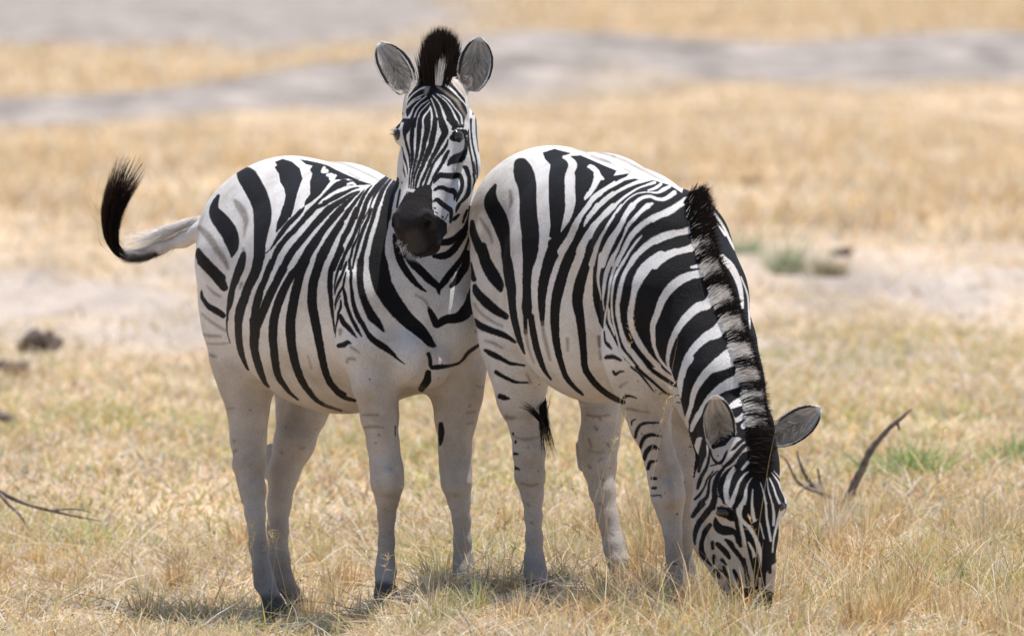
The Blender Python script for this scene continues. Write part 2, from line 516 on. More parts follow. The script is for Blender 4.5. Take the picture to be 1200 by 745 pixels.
def shape_grazing():
    p = []
    B = 'body'
    p += ell(B, .05, 640, 266, .32, 108, 78, 92.5, 50)
    p += ell(B, .05, 700, 331, -.08, 136, 92, 141, 50)
    p += chain(B, .05, [(655, 262, .28, 86), (700, 267, .05, 84), (738, 284, -.2, 82), (766, 298, -.36, 77)])
    H = 'hind_near'
    p += chain(H, .04, [(611, 300, .27, 60), (612, 350, .25, 57), (611, 400, .22, 47), (610, 435, .2, 33), (610, 468, .2, 24.5), (616, 503, .2, 17)])
    p += chain(H, .02, [(616, 503, .2, 17), (620, 530, .2, 18), (621, 558, .2, 17), (624, 580, .2, 12), (625, 605, .2, 9.5), (626, 630, .2, 9.3), (626, 655, .2, 11), (628, 672, .18, 13.5)])
    p += chain(H, .012, [(628, 672, .18, 13.5), (630, 684, .17, 12), (631, 692, .16, 14), (632, 700, .15, 16)])
    G = 'hind_far'
    p += chain(G, .03, [(712, 400, .5, 50), (708, 445, .45, 36), (707, 482, .42, 23.5), (702, 515, .4, 22), (702, 545, .38, 19.5)])
    p += chain(G, .02, [(702, 545, .38, 19.5), (706, 575, .35, 14.5), (712, 606, .33, 12), (720, 640, .3, 12.2), (725, 660, .28, 14)])
    p += chain(G, .012, [(725, 660, .28, 14), (733, 682, .26, 11), (738, 696, .24, 11.5), (741, 708, .22, 14)])
    p += chain(G, .012, [(682, 522, .45, 8), (685, 545, .43, 8.5)])
    A = 'fore_near'
    p += chain(A, .05, [(775, 300, -.5, 76), (762, 350, -.58, 55), (755, 410, -.58, 47), (757, 440, -.57, 39)])
    p += chain(A, .03, [(757, 440, -.57, 39), (757, 465, -.56, 31), (762, 498, -.56, 22), (773, 535, -.57, 16.8), (780, 560, -.58, 18.5), (783, 582, -.59, 19.5)])
    p += chain(A, .015, [(783, 582, -.59, 19.5), (785, 600, -.59, 14.5), (788, 622, -.6, 10.8), (790, 645, -.6, 10), (791, 668, -.6, 11), (794, 690, -.62, 13.5)])
    p += chain(A, .012, [(794, 690, -.62, 13.5), (800, 706, -.64, 11.5), (804, 718, -.66, 13), (806, 727, -.67, 16)])
    A = 'fore_far'
    p += chain(A, .04, [(800, 430, -.3, 46), (803, 465, -.3, 30), (807, 500, -.3, 20), (806, 540, -.3, 15), (804, 572, -.3, 14.5), (803, 600, -.3, 10), (802, 630, -.3, 8.3), (803, 665, -.3, 9), (806, 690, -.31, 11.5), (813, 706, -.33, 10), (817, 716, -.34, 13)])
    p += ell('body', .05, 786, 408, -.48, 62, 52, 64, 50)
    p += chain('fore_near', .02, [(768, 500, -.61, 8), (776, 545, -.62, 7)])
    p += chain('fore_near', .012, [(784, 570, -.64, 8), (786, 586, -.64, 8)])
    N = 'neck'
    p += chain(N, .05, [(781, 300, -.48, 78), (806, 350, -.6, 68), (829, 405, -.72, 54), (843, 445, -.8, 48), (861, 500, -.86, 43)])
    p += chain(N, .04, [(800, 400, -.62, 40), (822, 462, -.74, 29), (836, 520, -.80, 22)])
    K = 'head'
    p += chain(K, .02, [(864, 505, -.9, 44), (867, 545, -.95, 45), (869, 588, -.98, 46), (873, 625, -.99, 38), (878, 665, -1.0, 30), (879, 690, -1.0, 27), (880, 706, -1.0, 24)])
    p += ball(K, .015, 843, 598, -.97, 22)
    p += ball(K, .012, 905, 592, -.96, 18)
    p += chain(K, .012, [(836, 590, -1.02, 6), (852, 593, -1.05, 6)])
    p += chain(K, .025, [(838, 560, -.84, 24), (838, 600, -.84, 27.5), (839, 632, -.86, 26), (856, 676, -.9, 18)])
    p += chain(K, .01, [(832, 620, -.98, 5), (845, 650, -1.0, 4)])
    # dock behind the near thigh
    p += chain('tail', .02, [(590, 262, .62, 14), (606, 330, .68, 10), (622, 400, .68, 8), (633, 440, .66, 6)])
    return p, []

WATCH_YAW, GRAZE_YAW = 55, 50

# ---------------------------------------------------------------- coat strokes
# (body regions, (origin x, origin y, units per map unit), strokes "key x,y,width ..."; #key = filled outline)
ALLW = 'body+hind_near+hind_far+fore_near+fore_far+neck'
A10 = 10.64
STROKES_WATCH = [
(ALLW, (220, 245, A10), """
k 383,-165,25 340,-70,70 330,20,110 385,115,180 500,265,200 552,405,165 562,500,100 550,590,15
g 150,235,60 230,310,90 300,400,90 360,500,75 420,580,80 470,660,70 500,740,40
g 585,-110,40 630,-50,90 690,40,95 725,140,75 715,250,40 700,340,15
k 130,505,30 150,580,95 220,670,115 290,745,120 410,865,115
b 690,490,30 700,560,50
k 695,560,50 680,640,85 655,745,85
g 80,470,25 72,620,25"""),
(ALLW, (200, 160, 5.32), """
k 440,232,50 475,250,110 507,300,116 540,360,115 568,440,108 572,520,102 562,600,80 555,676,67 553,745,64"""),
(ALLW, (220, 305, A10), """
k 880,0,125 850,130,115 800,240,110 745,350,100 715,450,100 672,560,105 650,640,105 635,745,95
k 675,0,80 640,120,100 600,230,90 560,340,70 540,450,72 520,560,60 497,650,24 494,745,18
b 670,290,45 650,350,25
k 180,10,115 270,105,115 350,190,115 410,270,110 455,340,80
k 50,270,20 75,320,60 105,380,40
k 172,385,20 178,450,38 210,510,50 265,575,65 340,620,75 400,655,75 445,690,60
g 240,320,12 320,400,34 400,450,34
k 1050,20,72 1005,120,75 955,260,70 905,370,80 880,470,95 850,580,90 832,680,80 828,745,80"""),
(ALLW, (200, 300, 5.32), """
k 424,399,44 422,460,42 428,540,38 440,600,34 460,660,22 485,710,8
k 350,400,12 352,470,8 370,540,6
k 520,400,54 525,470,60 520,550,50 530,620,45 550,690,42 570,745,34 590,790,22 612,815,8
k 700,80,50 660,160,45 620,240,48 590,310,48 560,380,50 535,430,56
k 835,30,64 800,85,60 760,115,45 715,190,45 680,270,50 655,350,50 640,430,50 638,520,48 645,600,45 655,680,42 670,745,36 697,790,30 742,850,18 792,893,8
k 825,60,54 812,100,50 795,160,50 775,240,55 760,320,55 748,400,55 748,480,55 755,560,50 770,640,48 790,710,42 820,780,38 860,840,30 910,898,22 970,933,15 1064,963,8
k 940,-5,50 915,80,52 890,160,52 882,240,55 885,320,55 900,400,52 915,480,48 930,560,45 945,640,42 965,720,38 995,790,35 1040,840,30 1080,863,28
g 195,360,12 240,400,14 300,440,18 345,465,15
g 205,490,14 250,497,22 310,500,14
g 230,545,8 300,548,10 370,540,8
b 240,615,10 265,622,16 280,625,10
g 855,620,8 878,700,10"""),
(ALLW, (300, 185, A10), """
#k 235,50 330,12 450,50 545,130 580,260 545,350 520,430 490,540 470,640 430,745 310,745 330,650 352,560 368,470 350,380 300,300 285,200 232,120 262,90
#k 545,18 620,80 705,100 672,150 703,200 672,300 675,450 610,540 600,605 700,545 800,462 870,370 930,290 985,275 1150,262 1230,290 1290,280 1130,210 1000,150 900,98 760,55
w 850,125,40 830,170,40 880,165,50
w 895,215,40 945,220,60 945,255,70 985,225,40
k 1100,310,90 1010,350,80 940,400,60 870,455,38 800,520,28 740,590,40 680,660,65 640,710,72
k 1100,440,45 1010,470,45 930,520,45 850,580,45 760,610,50 720,620,50
k 600,620,15 560,670,45 500,735,52
k 1100,520,50 1000,575,65 915,640,82"""),
(ALLW, (300, 245, A10), """
k 395,0,125 350,100,100 300,190,70 255,275,15
k 560,20,45 480,110,55 400,190,60 330,280,60 260,380,45 215,450,25 170,510,12 120,550,8
k 712,0,75 640,80,68 560,170,62 490,250,62 420,320,62 340,410,62 275,500,68 225,610,58 195,700,55 178,745,58
k 915,0,85 800,115,85 705,220,75 625,320,75 540,420,80 450,530,80 395,620,80 330,745,75
k 1060,0,78 975,95,75 890,195,72 810,300,75 745,400,100 675,500,105 620,600,105 560,700,112 545,745,112
k 1060,180,70 990,290,75 930,400,80 880,500,85 830,600,90 780,700,95 765,745,92
k 1064,500,70 1020,600,65 975,700,70 960,745,70"""),
(ALLW, (380, 185, A10), """
k 0,560,50 120,510,45 250,440,40 350,390,30 430,370,15
#k 0,455 100,390 230,350 390,345 600,335 450,285 300,280 150,300 95,345
w 290,330,24 350,315,34 390,340,22
k 30,655,65 130,590,60 250,510,45 350,450,30 420,420,12
k 100,745,70 200,640,60 300,540,48 380,470,30 440,420,15
k 250,745,60 320,640,50 400,530,42 460,450,25 500,400,10
k 390,745,52 420,640,48 455,550,45 500,460,38 550,390,25 590,350,12
k 475,745,50 495,650,50 522,560,50 570,470,55 630,390,55 700,310,50 770,250,40 830,190,25 880,140,14
k 850,185,20 790,255,28 720,335,36 650,430,38 600,530,25 570,620,18 545,745,15
k 885,200,18 800,305,35 730,400,50 690,490,60 660,570,55 630,650,48 610,745,42
k 905,270,40 880,330,90 830,430,110 800,540,115 780,640,115 768,745,110
k 945,400,20 925,500,25 905,620,20
g 60,42,10 200,62,14 350,120,22 500,185,26 620,245,24 680,280,10
g 300,178,18 360,215,16 430,260,10"""),
(ALLW, (380, 245, A10), """
k 205,20,50 110,130,50 40,200,60 -20,260,70
k 300,20,55 230,125,55 160,225,60 90,335,65 20,450,72 -20,520,80
k 400,0,55 355,120,65 310,230,65 245,350,65 205,450,55 170,550,60 130,650,55 108,745,58
k 500,0,55 450,120,55 410,230,48 370,330,42 320,440,50 270,540,40 230,640,42 200,745,40
k 560,0,14 500,120,14 450,220,14 425,320,22 395,400,30 355,480,33 340,560,32 315,650,28 310,745,30
k 590,0,30 545,120,38 490,240,46 445,370,42 415,470,38 390,570,30 368,660,22 355,745,12
k 640,0,45 605,120,45 570,220,45 535,330,48 510,430,50 485,520,50 460,620,58 455,745,68
k 768,0,108 740,160,120 700,320,135 678,430,150 667,560,175 664,680,200 670,745,208"""),
(ALLW, (380, 305, A10), """
k 130,0,55 85,110,60 72,230,65 72,350,62 80,450,50 90,560,46 103,670,34 112,745,24 130,900,12
k 225,0,40 180,100,35 150,200,28 130,300,18 125,400,10
k 275,20,24 260,70,36 220,180,35 170,290,32 140,370,18 132,430,10
k 270,150,18 250,240,28 235,320,25 190,400,32 150,480,22 130,560,12
k 235,330,25 250,400,38 265,480,42 275,550,45 300,620,42 330,700,42 350,745,42 390,820,45 430,890,35 465,948,12
k 205,500,20 205,580,32 175,660,30 165,740,26
k 200,440,16 150,530,18 135,610,14
k 310,0,32 325,90,30 335,180,35 330,270,32 340,360,35 350,450,45 365,540,50 395,640,55 430,720,58 480,800,55 530,890,55 580,960,70 650,1020,78 730,1070,80 800,1120,66 860,1170,46 920,1230,20 1000,1290,8
k 365,0,12 345,90,10
k 455,0,70 445,120,75 445,240,75 460,360,80 490,470,85 530,570,92 590,690,110 650,760,92 700,825,62 738,880,24
k 665,0,205 680,120,225 710,230,235"""),
(ALLW, (380, 365, A10), """
k 200,50,40 235,130,62 290,190,60 340,250,45 400,320,15
k 180,60,30 150,170,20 140,260,12 140,320,8
b 200,235,55 200,285,32
k 180,425,50 240,415,62 290,385,50 330,395,18
g 330,440,30 390,480,35 430,510,20
b 285,630,30 300,590,35 370,590,28 390,610,12"""),
(ALLW, (380, 300, 5.323), """
k 335,30,104 345,80,108 357,160,112 395,240,112 450,320,102 520,400,86 580,450,75 630,500,60 665,545,38 690,560,12
k 436,-130,18 448,-60,32 465,0,42 490,60,42 530,120,38 580,180,26 630,218,10
k 490,-60,16 520,0,42 560,50,50 610,100,48 660,150,45 708,190,32 716,235,10
k 872,0,22 820,65,34 770,130,40 730,185,35 715,200,28
k 892,-20,30 880,60,46 850,110,45 820,160,35 790,190,18
k 650,320,10 668,360,30 690,405,40 705,425,42 760,395,50 830,385,60 880,350,75 910,300,70 922,250,60 926,205,30
k 650,610,25 660,640,22 668,690,25 720,690,28 790,682,18 850,660,14 900,600,22 950,565,20 985,538,15
g 570,240,10 630,280,14 650,320,12
k 648,728,32 640,778,45 605,828,35
g 945,470,14 975,460,14"""),
(ALLW, (380, 420, 5.323), """
k 0,60,36 20,110,32 45,165,28 80,210,28 130,245,24 190,262,18
b 240,352,10 340,352,7
b 250,430,12 310,424,14 370,430,7
b 336,475,10 345,480,10
b 318,525,10 324,527,10
k 727,410,28 730,460,36 727,510,24 722,540,10
b 950,168,6 970,178,7 990,175,6
b 903,298,12 909,296,12
k 443,420,7 443,480,7
g 890,340,10 940,330,10
g 890,405,10 925,400,12
b 0,290,6 60,310,8 120,325,6 200,350,8
b 490,270,8 560,250,8 640,235,8"""),
(ALLW, (200, 420, 5.32), """
b 395,512,14 397,514,14
b 383,600,10 400,575,12 412,570,10
g 355,312,6 400,306,6
g 805,560,10 830,556,12
g 908,440,10 910,442,10"""),
(ALLW, (455, 240, A10), """
k 640,470,66 740,465,80 830,420,75 900,370,80 970,280,60 1010,150,36 1020,30,26
k 570,640,40 650,640,75 740,620,85 830,540,80 900,440,70 950,360,60
k 870,745,40 920,640,35 970,530,30 1010,400,20
k 930,220,20 955,140,35 985,70,28
k 780,215,15 830,170,45 880,125,25
k 690,240,20 720,180,24 760,120,20"""),
('head', (460, 80, A10), """
#k 330,120 380,-150 600,-150 640,60 700,130 800,260 900,380 920,470 935,560 900,640 890,745 100,745 180,630 165,540 185,430 200,340 290,220
t 185,290,60 260,215,56 330,150,40 390,110,18
b 200,130,90 280,40,80 330,0,60
b 800,60,90 720,0,90 880,160,70
b 850,20,140 905,130,150
g 930,200,60 900,100,150
w 170,500,18 230,420,12 300,370,10 380,330,8
w 170,430,16 240,340,14 330,270,18 400,240,30
w 190,490,10 260,420,11 350,370,9
t 430,200,44 430,250,52 410,320,26
w 110,740,50 180,650,45 230,570,25 260,500,13 330,420,10 420,350,8
w 240,740,28 265,640,18 300,540,14 360,460,10 450,400,8
w 305,740,25 315,640,20 340,560,12 400,490,10 460,430,8
w 390,740,30 375,660,22 400,590,20 450,530,14 470,480,14
w 475,740,28 490,660,32 490,580,20 475,500,20
w 565,740,28 560,640,18 540,540,12 510,450,10 480,380,8
w 705,740,70 660,640,42 625,540,25 590,450,15 540,380,12 500,340,8
w 820,690,30 780,600,25 730,500,18 670,420,14 600,360,10 550,320,8
w 870,690,25 850,590,22 780,500,16 720,420,16 650,360,14 590,330,10
t 930,640,25 890,560,20 850,500,28 810,420,40 740,360,22 660,300,16 560,230,14
w 960,600,26 920,470,18 850,390,16 780,310,25 690,230,28 600,170,30 540,110,35
t 900,330,40 840,250,55 770,180,55 680,100,60
k 70,630,36 120,565,28
k 60,735,40 110,665,44 160,640,30
k 995,310,20 1000,315,20
k 975,420,16 985,450,20"""),
('head', (465, 140, A10), """
k 5,100,30 50,50,50 100,10,40
k 0,170,30 5,240,36
w 60,120,50 70,60,50
k 140,30,85 120,110,95 100,180,50 105,250,30 125,330,35 150,420,30 160,500,22 160,600,14
k 225,0,45 200,80,50 190,180,55 185,280,50 190,380,45 195,470,42 185,560,30 170,640,20 158,745,16 150,850,14
k 290,0,55 280,100,60 275,200,60 265,300,52 255,400,42 235,490,32 215,580,26 195,680,22 182,770,18 175,860,14
k 380,30,85 382,100,80 370,180,70 345,280,60 330,370,55 305,470,50 270,560,40 235,660,26 215,745,22 203,860,16
k 480,0,60 470,100,65 450,200,75 430,300,75 400,390,75 360,480,65 325,570,50 285,660,42 255,745,36 230,860,26
k 550,0,75 580,90,95 600,170,85 565,240,75 520,330,60 475,420,55 430,500,50 390,600,40 345,700,38 310,780,36 280,870,30
k 640,250,15 620,320,35 570,400,45 510,470,40 450,560,36 415,650,36 380,745,34 350,830,34
k 640,400,40 600,480,50 560,560,42 510,640,40 460,720,32 432,790,26 415,850,18
k 60,350,20 75,430,35 100,500,30 125,580,20 135,680,12
k 30,400,18 50,480,28 70,570,25 90,650,20 105,720,12
k 5,470,20 15,540,25 35,600,12
k 5,650,40 8,660,40
k 270,440,12 245,540,12 220,640,10 200,745,10
k 650,0,60 690,25,85 730,70,80 705,120,40
d 690,235,60 760,205,150 830,170,100 870,165,40
k 860,230,30 865,320,40 850,400,60 800,470,110 740,490,115 680,520,80 640,570,26
k 895,130,15 890,250,25 905,350,28 925,450,25 945,560,25 960,660,25 970,745,22
k 925,0,28 925,120,22 935,240,22 955,360,25 985,480,25 1000,600,22 1005,745,16
k 990,-300,14 985,-100,16 990,150,16 1000,250,12 1020,400,10
k 945,-200,14 950,-60,16
b 770,30,10 790,70,14
b 830,40,8 840,80,10"""),
('head', (465, 190, A10), """
k 840,60,40 870,90,60 895,160,50 905,230,50 900,310,50 885,400,60 850,480,75 790,540,80 755,590,50 740,640,12
k 460,260,20 490,210,50 540,165,68 620,170,72 700,175,78 770,165,68 805,210,56 815,290,50 795,370,50 760,440,40 745,490,18
k 470,350,28 520,320,48 580,320,52 640,350,58 700,360,72 730,400,50 715,470,15
k 460,490,25 500,470,50 540,500,62 600,550,62 660,590,66 680,640,46 670,745,32
k 455,575,22 500,575,16
k 480,625,18 520,640,14
k 550,670,16 575,690,22
k 600,720,14 640,650,14
k 955,150,28 970,230,28 960,320,32 950,400,28 945,480,20 930,530,10
k 1010,200,14 1000,300,14 985,420,14 970,500,10
k 985,150,16 960,0,16
k 830,610,12 890,570,15 930,540,10
k 700,720,30 740,680,35 775,660,15
k 5,120,30 10,125,24
k 40,235,30 48,255,44"""),
('head', (0, 0, 1), """
#m 474.4,229 477,224 484,225.7 488.5,220 497,216.8 504.5,216.3 506.4,223 506.4,232.3 509.2,251 519.5,257.7 524,262 524,310 450,310 450,262 457,255 463,248 468,240"""),
('head', (455, 240, A10), """
w 195,-175,9 185,-150,6 182,-125,3
w 225,-190,9 215,-150,6 212,-120,3
w 262,-200,9 245,-165,6 240,-135,3
w 560,-20,16 556,20,12 562,60,8
h 90,60,30 70,120,30
h 470,150,26 560,200,26 580,300,26
h 100,160,26 110,260,26
w 615,20,44 640,110,36 660,170,12
h 250,560,100 330,540,150 420,540,120
h 320,420,220 360,460,200
d 500,225,60 480,265,66
d 50,200,22 60,270,28
d 230,600,12 320,618,14 400,618,14 480,575,16 560,490,14"""),
]

